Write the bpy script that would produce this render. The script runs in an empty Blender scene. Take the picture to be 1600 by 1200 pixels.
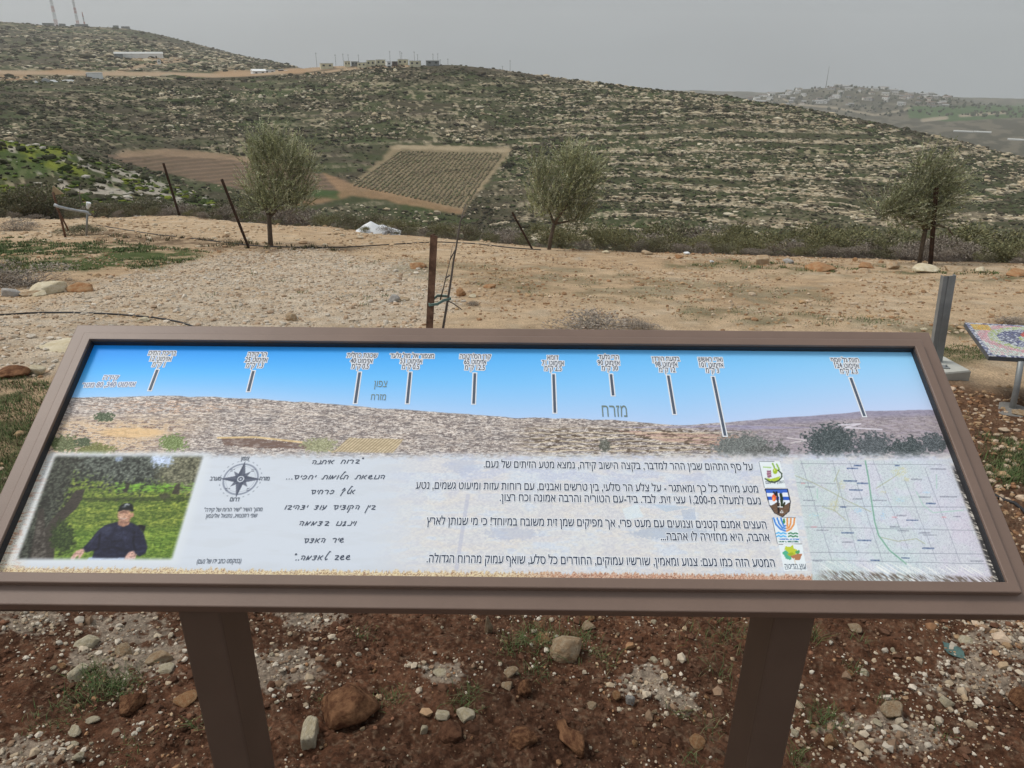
import bpy, bmesh, math, random
import numpy as np
from mathutils import Vector, Matrix, Euler
from mathutils.geometry import delaunay_2d_cdt

# ------------------------------------------------------------------ camera, world, sun, exposure
SC = bpy.context.scene
COL = SC.collection
F_PX, PITCH, ROLL = 1150.0, 0.421, 0.0069
CAM = np.array([0.0, 0.0, 1.62])
_R0 = np.array([1.0, 0, 0]); FWD = np.array([0, math.cos(PITCH), -math.sin(PITCH)]); _U0 = np.cross(_R0, FWD)
RGT = _R0 * math.cos(ROLL) + _U0 * math.sin(ROLL)
UPV = -_R0 * math.sin(ROLL) + _U0 * math.cos(ROLL)
cd = bpy.data.cameras.new('camera'); cam = bpy.data.objects.new('camera', cd); COL.objects.link(cam)
cd.sensor_fit = 'HORIZONTAL'; cd.sensor_width = 36.0; cd.lens = 36.0 * F_PX / 1600.0
cd.clip_start = 0.05; cd.clip_end = 30000
M = Matrix.Identity(4)
for i in range(3):
    M[i][0], M[i][1], M[i][2], M[i][3] = RGT[i], UPV[i], -FWD[i], CAM[i]
cam.matrix_world = M
SC.camera = cam
SUN_EL, SUN_AZ = math.radians(56), math.radians(-78)      # azimuth from +Y towards +X
w = bpy.data.worlds.new('World'); SC.world = w; w.use_nodes = True
nt = w.node_tree; bg = nt.nodes['Background']
sk = nt.nodes.new('ShaderNodeTexSky'); sk.sky_type = 'NISHITA'; sk.sun_disc = False
sk.sun_elevation = SUN_EL; sk.sun_rotation = SUN_AZ; sk.dust_density = 6.0; sk.air_density = 1.6; sk.ozone_density = 1.0
hs = nt.nodes.new('ShaderNodeHueSaturation'); hs.inputs['Saturation'].default_value = 0.22
mx = nt.nodes.new('ShaderNodeMix'); mx.data_type = 'RGBA'; mx.inputs[0].default_value = 0.62
mx.inputs[7].default_value = (4.95, 5.35, 5.62, 1)          # even overcast veil over the clear sky
tcw = nt.nodes.new('ShaderNodeTexCoord'); nzw = nt.nodes.new('ShaderNodeTexNoise'); nzw.inputs['Scale'].default_value = 2.6; nzw.inputs['Detail'].default_value = 5
mpw = nt.nodes.new('ShaderNodeMapping'); mpw.inputs['Scale'].default_value = (1, 1, 3.5); nt.links.new(tcw.outputs['Generated'], mpw.inputs[0]); nt.links.new(mpw.outputs[0], nzw.inputs['Vector'])
rmw = nt.nodes.new('ShaderNodeMapRange'); rmw.inputs[1].default_value = .3; rmw.inputs[2].default_value = .7; rmw.inputs[3].default_value = .93; rmw.inputs[4].default_value = 1.07; nt.links.new(nzw.outputs['Fac'], rmw.inputs[0])
mcw = nt.nodes.new('ShaderNodeMix'); mcw.data_type = 'RGBA'; mcw.blend_type = 'MULTIPLY'; mcw.inputs[0].default_value = 1.0; mcw.inputs[6].default_value = (4.95, 5.40, 5.78, 1); nt.links.new(rmw.outputs[0], mcw.inputs[7]); nt.links.new(mcw.outputs[2], mx.inputs[7])   # soft unevenness of the cloud veil
nt.links.new(sk.outputs[0], hs.inputs['Color']); nt.links.new(hs.outputs[0], mx.inputs[6])
nt.links.new(mx.outputs[2], bg.inputs[0]); bg.inputs[1].default_value = 0.10
sl = bpy.data.lights.new('sun', 'SUN'); sl.energy = 1.5; sl.angle = math.radians(14); sl.color = (1.0, 0.95, 0.87)
so = bpy.data.objects.new('sun', sl); COL.objects.link(so)
sd = Vector((math.sin(SUN_AZ) * math.cos(SUN_EL), math.cos(SUN_AZ) * math.cos(SUN_EL), math.sin(SUN_EL)))
so.rotation_euler = sd.to_track_quat('Z', 'Y').to_euler(); so.location = (-30, 30, 60)
SC.view_settings.view_transform = 'Standard'; SC.view_settings.look = 'None'
SC.view_settings.exposure = 0.22; SC.view_settings.gamma = 1.0; SC.view_settings.use_curve_mapping = False
SC.cycles.max_bounces = 6; SC.cycles.volume_bounces = 1; SC.cycles.diffuse_bounces = 3

# ------------------------------------------------------------------ helpers
random.seed(7); RNG = np.random.default_rng(11)

def proj(P):
    d = np.asarray(P, float) - CAM; z = np.maximum(d @ FWD, 1e-3)
    return 800 + F_PX * (d @ RGT) / z, 600 - F_PX * (d @ UPV) / z
def ray(px, py):
    d = FWD + RGT * ((px - 800) / F_PX) + UPV * ((600 - py) / F_PX)
    return d / np.linalg.norm(d)

def _h(i, j, s):
    n = (i.astype(np.int64) * 374761393 + j.astype(np.int64) * 668265263 + s * 1274126177) & 0xFFFFFFFF
    n = ((n ^ (n >> 13)) * 1274126177) & 0xFFFFFFFF
    return ((n ^ (n >> 16)) & 0xFFFFFF) / float(0xFFFFFF)
def vn(x, y, s=0):
    xi = np.floor(x); yi = np.floor(y); fx = x - xi; fy = y - yi
    fx = fx * fx * (3 - 2 * fx); fy = fy * fy * (3 - 2 * fy)
    xi = xi.astype(np.int64); yi = yi.astype(np.int64)
    a = _h(xi, yi, s); b = _h(xi + 1, yi, s); c = _h(xi, yi + 1, s); d = _h(xi + 1, yi + 1, s)
    return (a * (1 - fx) + b * fx) * (1 - fy) + (c * (1 - fx) + d * fx) * fy
def fbm(x, y, s=0, o=4, g=0.5):
    t = 0; a = 1.0; n = 0.0
    for k in range(o):
        t = t + a * vn(x * 2 ** k + k * 17.3, y * 2 ** k - k * 9.1, s + k); n += a; a *= g
    return t / n
def sst(x, a, b):
    t = np.clip((x - a) / (b - a), 0, 1); return t * t * (3 - 2 * t)
def inpoly(X, Y, poly):
    r = np.zeros(X.shape, bool); n = len(poly)
    xs = [p[0] for p in poly]; ys = [p[1] for p in poly]
    box = (X >= min(xs)) & (X <= max(xs)) & (Y >= min(ys)) & (Y <= max(ys))
    x = X[box]; y = Y[box]; c = np.zeros(x.shape, bool)
    for i in range(n):
        x1, y1 = poly[i]; x2, y2 = poly[i - 1]
        if y1 == y2: continue
        c ^= ((y1 > y) != (y2 > y)) & (x < (x2 - x1) * (y - y1) / (y2 - y1) + x1)
    r[box] = c; return r
def dpoly(X, Y, pts, pad=40):
    xs = [p[0] for p in pts]; ys = [p[1] for p in pts]
    D = np.full(X.shape, 1e9)
    box = (X >= min(xs) - pad) & (X <= max(xs) + pad) & (Y >= min(ys) - pad) & (Y <= max(ys) + pad)
    x = X[box]; y = Y[box]; d = np.full(x.shape, 1e9)
    for (x1, y1), (x2, y2) in zip(pts[:-1], pts[1:]):
        dx, dy = x2 - x1, y2 - y1; L = dx * dx + dy * dy + 1e-9
        t = np.clip(((x - x1) * dx + (y - y1) * dy) / L, 0, 1)
        d = np.minimum(d, np.hypot(x - x1 - t * dx, y - y1 - t * dy))
    D[box] = d; return D
def lin(c):
    c = np.asarray(c, float) / 255.0
    return np.where(c <= 0.04045, c / 12.92, ((c + 0.055) / 1.055) ** 2.4)

def mesh_np(name, V, Fc, cols=None, smooth=False):
    """V (n,3), Fc (m,k) uniform polygons, cols (n,3) linear vertex colours"""
    me = bpy.data.meshes.new(name); V = np.asarray(V, np.float32); Fc = np.asarray(Fc, np.int32); m, k = Fc.shape
    me.vertices.add(len(V)); me.vertices.foreach_set('co', V.ravel())
    me.loops.add(m * k); me.loops.foreach_set('vertex_index', Fc.ravel())
    me.polygons.add(m); me.polygons.foreach_set('loop_start', np.arange(0, m * k, k, dtype=np.int32))
    try: me.polygons.foreach_set('loop_total', np.full(m, k, np.int32))
    except Exception: pass
    me.polygons.foreach_set('use_smooth', np.full(m, smooth, bool))
    me.update(calc_edges=True)
    if cols is not None:
        a = me.color_attributes.new('Col', 'FLOAT_COLOR', 'POINT')
        c = np.ones((len(V), 4), np.float32); cols = np.asarray(cols); c[:, :cols.shape[1]] = cols
        a.data.foreach_set('color', c.ravel())
    return me
def link(name, me, mat=None, parent=None, loc=None, kind=None):
    o = bpy.data.objects.new(name, me); COL.objects.link(o)
    if mat is not None and me is not None and not len(me.materials): me.materials.append(mat)
    if parent is not None: o.parent = parent
    if loc is not None: o.location = loc
    if kind: o['kind'] = kind
    return o
def tag(o, label, cat, group=None):
    o['label'] = label; o['category'] = cat
    if group: o['group'] = group
    return o
def empty(name, loc, label, cat, group=None):
    o = bpy.data.objects.new(name, None); COL.objects.link(o); o.location = loc; o.empty_display_size = 0.1
    return tag(o, label, cat, group)

class MB:
    """collects shapes of one mesh"""
    def __init__(s): s.V = []; s.F = []; s.n = 0
    def add(s, V, F):
        V = [tuple(v) for v in V]
        s.V += V; s.F += [tuple(i + s.n for i in f) for f in F]; s.n += len(V)
    def box(s, c, sz, R=None, ch=0.0):
        bm = bmesh.new(); bmesh.ops.create_cube(bm, size=1.0)
        for v in bm.verts: v.co = Vector((v.co.x * sz[0], v.co.y * sz[1], v.co.z * sz[2]))
        if ch: bmesh.ops.bevel(bm, geom=bm.edges[:], offset=ch, segments=2, affect='EDGES', profile=0.5)
        bm.verts.index_update()
        R = R or Matrix.Identity(3); c = Vector(c)
        s.add([R @ v.co + c for v in bm.verts], [[v.index for v in f.verts] for f in bm.faces]); bm.free()
    def tube(s, pts, rad, n=8, cap=True):
        P = [Vector(p) for p in pts]; rr = rad if isinstance(rad, (list, tuple)) else [rad] * len(P)
        V = []; up = Vector((0.31, 0.17, 0.93))
        for i, p in enumerate(P):
            t = (P[min(i + 1, len(P) - 1)] - P[max(i - 1, 0)]).normalized()
            a = t.cross(up); a = a.normalized() if a.length > 1e-4 else t.orthogonal().normalized(); b = t.cross(a)
            for k in range(n):
                th = 2 * math.pi * k / n; V.append(p + (a * math.cos(th) + b * math.sin(th)) * rr[i])
        F = [(i * n + k, i * n + (k + 1) % n, (i + 1) * n + (k + 1) % n, (i + 1) * n + k) for i in range(len(P) - 1) for k in range(n)]
        if cap: F += [tuple(range(n))[::-1], tuple(range((len(P) - 1) * n, len(P) * n))]
        s.add(V, F)
    def mesh(s, name, smooth=False):
        me = bpy.data.meshes.new(name); me.from_pydata(s.V, [], s.F); me.update()
        if smooth:
            me.polygons.foreach_set('use_smooth', [True] * len(me.polygons))
        return me

# ------------------------------------------------------------------ materials
def mat(name, col, rough=0.8, nscale=None, namt=0.35, bump=0.0, bscale=None, metal=0.0, spec=0.3, col2=None, attr=False, detail=6, aniso=None, coat=0.0, bdist=0.02):
    m = bpy.data.materials.new(name); m.use_nodes = True; N = m.node_tree.nodes; L = m.node_tree.links
    b = N['Principled BSDF']; b.inputs['Roughness'].default_value = rough; b.inputs['Metallic'].default_value = metal
    b.inputs['Specular IOR Level'].default_value = spec; b.inputs['Coat Weight'].default_value = coat
    tc = N.new('ShaderNodeTexCoord'); src = None
    vec = tc.outputs['Object']
    if aniso:
        mp = N.new('ShaderNodeMapping'); mp.inputs['Scale'].default_value = aniso; L.new(vec, mp.inputs[0]); vec = mp.outputs[0]
    if attr:
        at = N.new('ShaderNodeAttribute'); at.attribute_name = 'Col'; src = at.outputs['Color']
    if nscale:
        nz = N.new('ShaderNodeTexNoise'); nz.inputs['Scale'].default_value = nscale; nz.inputs['Detail'].default_value = detail
        nz.inputs['Roughness'].default_value = 0.65; L.new(vec, nz.inputs['Vector'])
        if col2 is not None:
            rp = N.new('ShaderNodeValToRGB'); rp.color_ramp.elements[0].position = 0.38; rp.color_ramp.elements[1].position = 0.64
            rp.color_ramp.elements[0].color = (*col, 1); rp.color_ramp.elements[1].color = (*col2, 1)
            L.new(nz.outputs['Fac'], rp.inputs[0]); src = rp.outputs[0]
        else:
            mr = N.new('ShaderNodeMapRange'); mr.inputs[1].default_value = 0.25; mr.inputs[2].default_value = 0.75
            mr.inputs[3].default_value = 1 - namt; mr.inputs[4].default_value = 1 + namt; L.new(nz.outputs['Fac'], mr.inputs[0])
            mm = N.new('ShaderNodeMix'); mm.data_type = 'RGBA'; mm.blend_type = 'MULTIPLY'; mm.inputs[0].default_value = 1.0
            if src is not None: L.new(src, mm.inputs[6])
            else: mm.inputs[6].default_value = (*col, 1)
            L.new(mr.outputs[0], mm.inputs[7]); src = mm.outputs[2]
    if src is not None: L.new(src, b.inputs['Base Color'])
    else: b.inputs['Base Color'].default_value = (*col, 1)
    if bump:
        n2 = N.new('ShaderNodeTexNoise'); n2.inputs['Scale'].default_value = bscale or (nscale or 10) * 2; n2.inputs['Detail'].default_value = 8
        n2.inputs['Roughness'].default_value = 0.7; L.new(vec, n2.inputs['Vector'])
        bp = N.new('ShaderNodeBump'); bp.inputs['Strength'].default_value = bump; bp.inputs['Distance'].default_value = bdist
        L.new(n2.outputs['Fac'], bp.inputs['Height']); L.new(bp.outputs[0], b.inputs['Normal'])
    return m

# ------------------------------------------------------------------ terrain: one polar height field round the viewpoint
SLOPE = -0.155
A_MID = np.concatenate([np.linspace(-46, 46, 880)])
A_OUT_R = np.concatenate([np.arange(46.3, 72, .3), np.linspace(72, 180, 36)]); A_OUT_L = -A_OUT_R[::-1]
AZ = np.radians(np.concatenate([A_OUT_L, A_MID, A_OUT_R])); NA = len(AZ)
RR = np.concatenate([[0.02], np.geomspace(0.25, 0.8, 10)[:-1], np.geomspace(0.8, 3.8, 430)[:-1], np.geomspace(3.8, 45, 230)[:-1], np.geomspace(45, 120, 110)[:-1],
                     np.geomspace(120, 240, 60)[:-1], np.linspace(240, 512, 430)[:-1], np.geomspace(512, 1300, 100)[:-1], np.geomspace(1300, 2700, 110)[:-1], np.geomspace(2700, 3600, 8)])
NR = len(RR)
def az_te(px, py):
    d = ray(px, py); return math.atan2(d[0], d[1]), d[2] / math.hypot(d[0], d[1])
def curve(pts, sm=1.2):
    q = sorted(az_te(*p) for p in pts)
    t = np.interp(AZ, [a for a, _ in q], [e for _, e in q])
    k = np.exp(-0.5 * (np.arange(-40, 41) * 0.1045 / sm) ** 2); k /= k.sum()
    tp = np.pad(t, 40, mode='edge'); return np.convolve(tp, k, 'valid')
def te_near(r): return (SLOPE * r * np.cos(np.clip(AZ, -1.2, 1.2)) - CAM[2]) / r
EDGE = [(-300, 318), (0, 326), (200, 335), (400, 348), (540, 358), (700, 372), (850, 386), (1000, 394), (1200, 398), (1440, 403), (1600, 412), (1900, 430)]
te_edge = curve(EDGE, 0.6)
r_edge = np.clip(-CAM[2] / (te_edge - SLOPE * np.cos(np.clip(AZ, -1.2, 1.2)) - 1e-6), 13, 38)
r_edge = np.where((te_edge - SLOPE * np.cos(np.clip(AZ, -1.2, 1.2))) > -0.03, 38, r_edge)
te_edge = te_near(r_edge)
KNOLL = [(-300, 190), (0, 217), (90, 226), (200, 262), (300, 297), (400, 330), (470, 362), (540, 378), (700, 395), (850, 406), (1000, 420), (1200, 428), (1440, 438), (1600, 450), (1900, 470)]
VALL = [(-300, 225), (0, 240), (110, 252), (200, 285), (300, 318), (400, 332), (540, 348), (700, 362), (850, 376), (1000, 390), (1200, 396), (1440, 400), (1600, 405), (1900, 410)]
RIDGE = [(-300, 120), (0, 121), (200, 120), (300, 119), (400, 115), (500, 105), (600, 101), (700, 101), (760, 106), (850, 118), (950, 131), (1060, 143), (1150, 152), (1250, 168), (1330, 182), (1420, 201), (1500, 219), (1600, 246), (1900, 330)]
MAST = [(-300, 40), (-100, 34), (0, 30), (60, 35), (100, 37), (150, 38), (200, 42), (260, 54), (330, 72), (390, 88), (440, 97), (520, 120), (700, 150), (1000, 200), (1600, 300), (1900, 330)]
FARV = [(-300, 170), (900, 190), (1150, 168), (1230, 186), (1330, 192), (1420, 188), (1500, 184), (1600, 186), (1900, 190)]
FARL = [(-300, 180), (900, 200), (1150, 210), (1300, 226), (1450, 238), (1600, 250), (1900, 262)]
VILL = [(-300, 190), (900, 190), (1100, 170), (1160, 157), (1200, 144), (1260, 135), (1330, 130), (1390, 136), (1440, 143), (1490, 151), (1535, 163), (1600, 166), (1900, 170)]
BACK = [(-300, 200), (1100, 196), (1300, 178), (1600, 178), (1900, 180)]
# gully behind the edge, knoll (left), valley foot, ridge with rounded top, then the land beyond
te_gully = te_edge - 0.012
te_k = curve(KNOLL, 0.6); te_v = curve(VALL, 0.8); te_r = curve(RIDGE, 0.5); te_m = curve(MAST, 0.5)
te_fv = curve(FARV, 0.6); te_fl = curve(FARL, 0.6); te_vl = curve(VILL, 0.35); te_b = curve(BACK)
Z = np.zeros((NA, NR))
rs_all = []
for i in range(NA):
    re = r_edge[i]; bl = 1 / (1 + math.exp(-(math.degrees(AZ[i]) - 2.0) / 2.5))         # 0 left (mast hill), 1 right (village)
    P = [(0.02, 0.0), (0.7 * re, SLOPE * 0.7 * re * math.cos(np.clip(AZ[i], -1.2, 1.2))), (re, CAM[2] + re * te_edge[i]), (re * 1.45, CAM[2] + re * 1.45 * te_gully[i]),
         (80, CAM[2] + 80 * (0.5 * te_k[i] + 0.5 * te_gully[i])), (98, CAM[2] + 98 * te_k[i]), (130, CAM[2] + 130 * (te_v[i] - 0.035)), (190, CAM[2] + 190 * (te_v[i] - 0.025)), (255, CAM[2] + 255 * te_v[i])]
    if re * 1.45 > 70: P[4] = (85, P[4][1])
    zr = CAM[2] + 482 * te_r[i]; zv = P[-1][1]
    P += [(255 + (482 - 255) * 0.5, zv + (zr - zv) * 0.53), (255 + (482 - 255) * 0.88, zv + (zr - zv) * 0.92), (482, zr)]
    L = [(515, CAM[2] + 515 * (te_r[i] - 0.004)), (620, CAM[2] + 620 * (0.65 * te_r[i] + 0.35 * te_m[i] - 0.004)), (1100, CAM[2] + 1100 * (0.12 * te_r[i] + 0.88 * te_m[i])), (1230, CAM[2] + 1230 * te_m[i]), (1500, CAM[2] + 1500 * (te_m[i] - 0.02)), (2700, CAM[2] + 2700 * te_b[i])]
    Rt = [(560, CAM[2] + 560 * (te_r[i] - 0.03)), (760, CAM[2] + 760 * (te_fl[i] - 0.012)), (1000, CAM[2] + 1000 * te_fl[i]), (1750, CAM[2] + 1750 * te_fv[i]), (2250, CAM[2] + 2250 * te_vl[i]), (2700, CAM[2] + 2700 * te_b[i])]
    rr = np.array(sorted(set([p[0] for p in L] + [p[0] for p in Rt])))
    zl = np.interp(rr, [482] + [p[0] for p in L], [zr] + [p[1] for p in L]); zz = np.interp(rr, [482] + [p[0] for p in Rt], [zr] + [p[1] for p in Rt])
    P += [(r, a * (1 - bl) + b * bl) for r, a, b in zip(rr, zl, zz)] + [(3600, -140)]
    Z[i] = np.interp(RR, [p[0] for p in P], [p[1] for p in P])
def smooth_r(Z):                                              # round the kinks along the radius
    Z2 = Z.copy(); k = np.array([1, 4, 6, 4, 1]) / 16.0
    for _ in range(10):
        Zp = np.pad(Z2, ((0, 0), (2, 2)), mode='edge')
        Zn = sum(k[j] * Zp[:, j:j + NR] for j in range(5))
        Z2[:, 400:-3] = Zn[:, 400:-3]
    return Z2
Z = smooth_r(Z)
AA, RRm = np.meshgrid(AZ, RR, indexing='ij')
GX, GY = RRm * np.sin(AA), RRm * np.cos(AA)
amp = np.interp(RRm, [0, 1, 6, 20, 45, 100, 300, 2500, 14000], [0.0, 0.03, 0.07, 0.12, 0.35, 0.9, 1.4, 6, 30])
sc_ = np.interp(RRm, [0, 3, 20, 60, 200, 2500], [0.5, 0.8, 2.0, 6.0, 18, 140])
lvl = [(0.7, 0, 12), (4.0, 8, 80), (18.0, 60, 600), (120.0, 420, 1e9)]
for s_, a, b in lvl:
    wgt = sst(RRm, a, a * 1.7 + 0.8) * (1 - sst(RRm, b * 0.6, b)) if b < 1e8 else sst(RRm, a, a * 1.7)
    Z += wgt * amp * (fbm(GX / s_, GY / s_, 3, 5) - 0.5) * 1.6
# small clods near the feet, stone ledges (terraces) on the main hill
nearw = 1 - sst(RRm, 5, 9)
Z += nearw * (0.05 * (fbm(GX / 0.22, GY / 0.22, 21, 3) - 0.5) + 0.030 * (fbm(GX / 0.05, GY / 0.05, 22, 4) - 0.5) + 0.012 * (fbm(GX / 0.016, GY / 0.016, 23, 2) - 0.5) * (1 - sst(RRm, 3, 4.5)))
hillw = sst(RRm, 238, 258) * (1 - sst(RRm, 455, 486))
cdeg = np.degrees(AA)
terr = hillw * np.clip(0.35 + 0.65 * sst(cdeg, -6, 8), 0, 1)
hh = Z / 2.9 + 1.2 * fbm(GX / 60, GY / 60, 31, 3); fr = hh - np.floor(hh)
ledge = (sst(fr, 0.0, 0.22) - fr)
Z += terr * 1.0 * ledge * sst(fbm(GX / 14, GY / 14, 33, 3), 0.3, 0.5)

def zat(x, y):
    a = math.atan2(x, y); r = math.hypot(x, y)
    i = min(max(int(np.searchsorted(AZ, a)) - 1, 0), NA - 2); j = min(max(int(np.searchsorted(RR, r)) - 1, 0), NR - 2)
    u = (a - AZ[i]) / (AZ[i + 1] - AZ[i]); v = (r - RR[j]) / (RR[j + 1] - RR[j])
    return float((Z[i, j] * (1 - u) + Z[i + 1, j] * u) * (1 - v) + (Z[i, j + 1] * (1 - u) + Z[i + 1, j + 1] * u) * v)
def at(px, py, rmin=0.6, rmax=2600):
    """ground point seen at pixel (px, py) of the photograph"""
    d = ray(px, py); hxy = math.hypot(d[0], d[1]); te = d[2] / hxy; a = math.atan2(d[0], d[1])
    i = min(max(int(np.searchsorted(AZ, a)) - 1, 0), NA - 2); u = (a - AZ[i]) / (AZ[i + 1] - AZ[i])
    g = (Z[i] * (1 - u) + Z[i + 1] * u) - (CAM[2] + RR * te)
    for j in range(1, NR):
        if RR[j] > rmin and g[j] >= 0 and g[j - 1] < 0 or RR[j] > rmax:
            t = g[j - 1] / (g[j - 1] - g[j]) if g[j] != g[j - 1] else 0
            r = RR[j - 1] + (RR[j] - RR[j - 1]) * min(max(t, 0), 1); break
    else: r = 2600
    x, y = r * math.sin(a), r * math.cos(a); return Vector((x, y, zat(x, y)))
def at_r(px, py, r):
    a, _ = az_te(px, py); x, y = r * math.sin(a), r * math.cos(a); return Vector((x, y, zat(x, y)))
def at_y(px, py, y):
    d = ray(px, py); t = y / d[1]; return Vector(CAM + d * t)
def ppm(p):                                                   # photo pixels per metre at a point
    return F_PX / float((np.array(p) - CAM) @ FWD)

# --- colours of the ground (soil, rock, grass, fields) as a property of the place
PX, PY = proj(np.stack([GX, GY, Z], -1))
PX = PX + (fbm(GX / (0.03 * RRm + .02), GY / (0.03 * RRm + .02), 41, 3) - 0.5) * 60 * sst(RRm, 3, 8) * (1 - 0.7 * sst(RRm, 60, 110))
PYw = PY + (fbm(GX / (0.04 * RRm + .02), GY / (0.04 * RRm + .02), 43, 3) - 0.5) * 26 * sst(RRm, 3, 8) * (1 - 0.75 * sst(RRm, 60, 110))
def soft(m, n=3):
    m = m.astype(float)
    for _ in range(n):
        m = (np.pad(m, ((1, 1), (0, 0)), mode='edge')[:-2] + 2 * m + np.pad(m, ((1, 1), (0, 0)), mode='edge')[2:]) / 4
        m = (np.pad(m, ((0, 0), (1, 1)), mode='edge')[:, :-2] + 2 * m + np.pad(m, ((0, 0), (1, 1)), mode='edge')[:, 2:]) / 4
    return m
def mixc(C, m, col): C += m[..., None] * (np.array(col) - C)
C = np.zeros((NA, NR, 3)); C[:] = (0.50, 0.37, 0.24)        # beaten earth
n1 = fbm(GX / 1.7, GY / 1.7, 51, 4); n2 = fbm(GX / 0.35, GY / 0.35, 52, 3); n3 = fbm(GX / 0.12, GY / 0.12, 53, 2); n5 = fbm(GX / 0.035, GY / 0.035, 54, 3)
mixc(C, sst(n1, 0.42, 0.62) * 0.6, (0.42, 0.29, 0.175))
mixc(C, sst(n2, 0.55, 0.75) * 0.5, (0.55, 0.45, 0.33))
grav = inpoly(PX, PYw, [(230, 425), (330, 402), (390, 388), (470, 386), (560, 392), (640, 398), (700, 430), (720, 470), (640, 530), (300, 560), (-200, 600), (-200, 470), (60, 470)]) & (RRm < 25)
grav = soft(grav, 40); grav = sst(grav + 1.1 * (n1 - 0.5) + 0.5 * (n2 - .5), 0.25, 0.95)
mixc(C, grav * (0.4 + 0.5 * sst(n2, 0.3, 0.6)), (0.53, 0.43, 0.32))
mixc(C, grav * sst(n3, 0.52, 0.66) * 0.5, (0.60, 0.53, 0.43))
# soil: dark red-brown near the sign and to the right
soil = np.clip(1 - sst(RRm + (n1 - 0.5) * 2.4 - 2.2 * sst(cdeg, 10, 30), 3.3, 5.0), 0, 1)
mixc(C, soil, (0.140, 0.064, 0.036))
mixc(C, soil * sst(RRm, 2.3, 4.0) * 0.8, (0.17, 0.10, 0.06))
mixc(C, soil * sst(n2, 0.5, 0.7) * 0.55, (0.066, 0.034, 0.022))
mixc(C, soil * sst(n5, .50, .64) * .6, (0.060, 0.028, 0.016)); mixc(C, soil * (1 - sst(n5, .36, .48)) * .5, (0.155, 0.082, 0.050)); n6 = fbm(GX / .012, GY / .012, 55, 2); mixc(C, soil * sst(n6, .62, .75) * .5 * (RRm < 4.5), (0.26, 0.18, 0.12))
for (ex, ey, rx, ry) in [(440, 1045, 75, 38), (205, 1010, 100, 60), (480, 955, 60, 30), (1520, 1060, 110, 45), (1560, 1000, 90, 40), (1000, 1065, 45, 30), (1200, 1090, 40, 40), (690, 1050, 50, 18), (40, 960, 60, 40), (1380, 1150, 110, 40), (60, 1180, 80, 30), (1060, 1090, 40, 30)]:
    m = np.clip(1.2 - ((PX - ex) / rx) ** 2 - ((PY - ey) / ry) ** 2, 0, 1) * (RRm < 5)
    mixc(C, (m > 0) * sst(m + 1.3 * (n5 - 0.5) + 1.2 * (n3 - 0.5) + .9 * (n6 - .5), 0.42, 0.8) * 0.8, (0.38, 0.31, 0.24))
def grass(poly, col, k=1.0, rmin=0, rmax=60):
    m = soft(inpoly(PX, PYw, poly) & (RRm > rmin) & (RRm < rmax), 8)
    mixc(C, m * sst(0.5 * n2 + 0.5 * fbm(GX / 0.9, GY / 0.9, 57, 3), 0.38, 0.54) * k, col)
grass([(-200, 370), (120, 378), (220, 385), (330, 398), (300, 412), (180, 424), (-200, 424)], (0.055, 0.085, 0.022), 0.95, 3, 40)
grass([(-200, 560), (60, 600), (140, 640), (60, 800), (-200, 900)], (0.06, 0.085, 0.028), 0.8, 1, 9)
grass([(1540, 690), (1640, 690), (1700, 760), (1560, 760)], (0.06, 0.085, 0.028), 0.8, 1, 9)
grass([(1380, 520), (1520, 500), (1545, 560), (1500, 570), (1400, 540)], (0.07, 0.085, 0.035), 0.75, 1, 15)
grass([(1060, 480), (1420, 500), (1420, 512), (1060, 500)], (0.08, 0.095, 0.04), 0.6, 1, 15)
grass([(620, 405), (1000, 430), (1300, 455), (1300, 480), (900, 470), (620, 430)], (0.10, 0.105, 0.05), 0.45, 1, 25)
grass([(1040, 405), (1640, 425), (1640, 436), (1200, 425), (1040, 414)], (0.09, 0.10, 0.04), 0.8, 1, 40)
weeds = soft(inpoly(PX, PYw, [(150, 362), (400, 378), (560, 386), (560, 396), (400, 392), (150, 384)]) & (RRm < 60) & (RRm > 5), 6)
mixc(C, weeds * (.35 + .6 * sst(n2, 0.4, 0.6)), (0.17, 0.115, 0.07))
# beyond the road edge: scrub, knoll, hillside
far = sst(RRm / r_edge[:, None], 0.98, 1.1)
stretch = np.where(True, 1.0, 1.0)
th = AA * RRm                                                  # arc length along the contour
def hn(sa, sr, s, o=4): return fbm(AA * 260 / sa, RRm / sr, s, o)
q1 = hn(40, 30, 61); q2 = hn(9, 8, 62); q3 = hn(2.2, 4.5, 63, 3); q4 = hn(6, 3, 64, 3); q5 = hn(1.0, 2.4, 66, 2)
hc = np.zeros_like(C); hc[:] = (0.066, 0.057, 0.034)
mixc(hc, sst(q1, 0.45, 0.60) * 0.8, (0.050, 0.062, 0.023))
mixc(hc, sst(q2, 0.52, 0.68) * 0.6, (0.072, 0.056, 0.040))
mixc(hc, sst(q2, 0.30, 0.42) * 0.0 + sst(hn(16, 11, 69), 0.55, 0.66) * 0.6, (0.054, 0.078, 0.024))
rock = sst(0.5 * q3 + 0.15 * q4 + 0.35 * q5, 0.555, 0.60) * (0.15 + 0.75 * sst(hn(22, 40, 68), 0.42, 0.6))
lowr = hillw * sst(cdeg, -4, 6) * (1 - sst(RRm, 360, 440))
band = sst(0.62 * hn(30, 5, 65, 3) + 0.38 * q5, 0.54, 0.60) * lowr
mixc(hc, np.clip(rock * 0.68, 0, 1), (0.42, 0.35, 0.235))
mixc(hc, band * 0.55 * sst(hn(50, 40, 70, 3), 0.4, 0.55), (0.30, 0.24, 0.165))
riser = terr * (1 - sst(fr, 0.16, 0.28)) * sst(hn(12, 12, 74, 3), 0.42, 0.56)
mixc(hc, np.clip(terr * sst(fr, .36, .5) * 0.6, 0, 1), (0.052, 0.058, 0.024))
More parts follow.
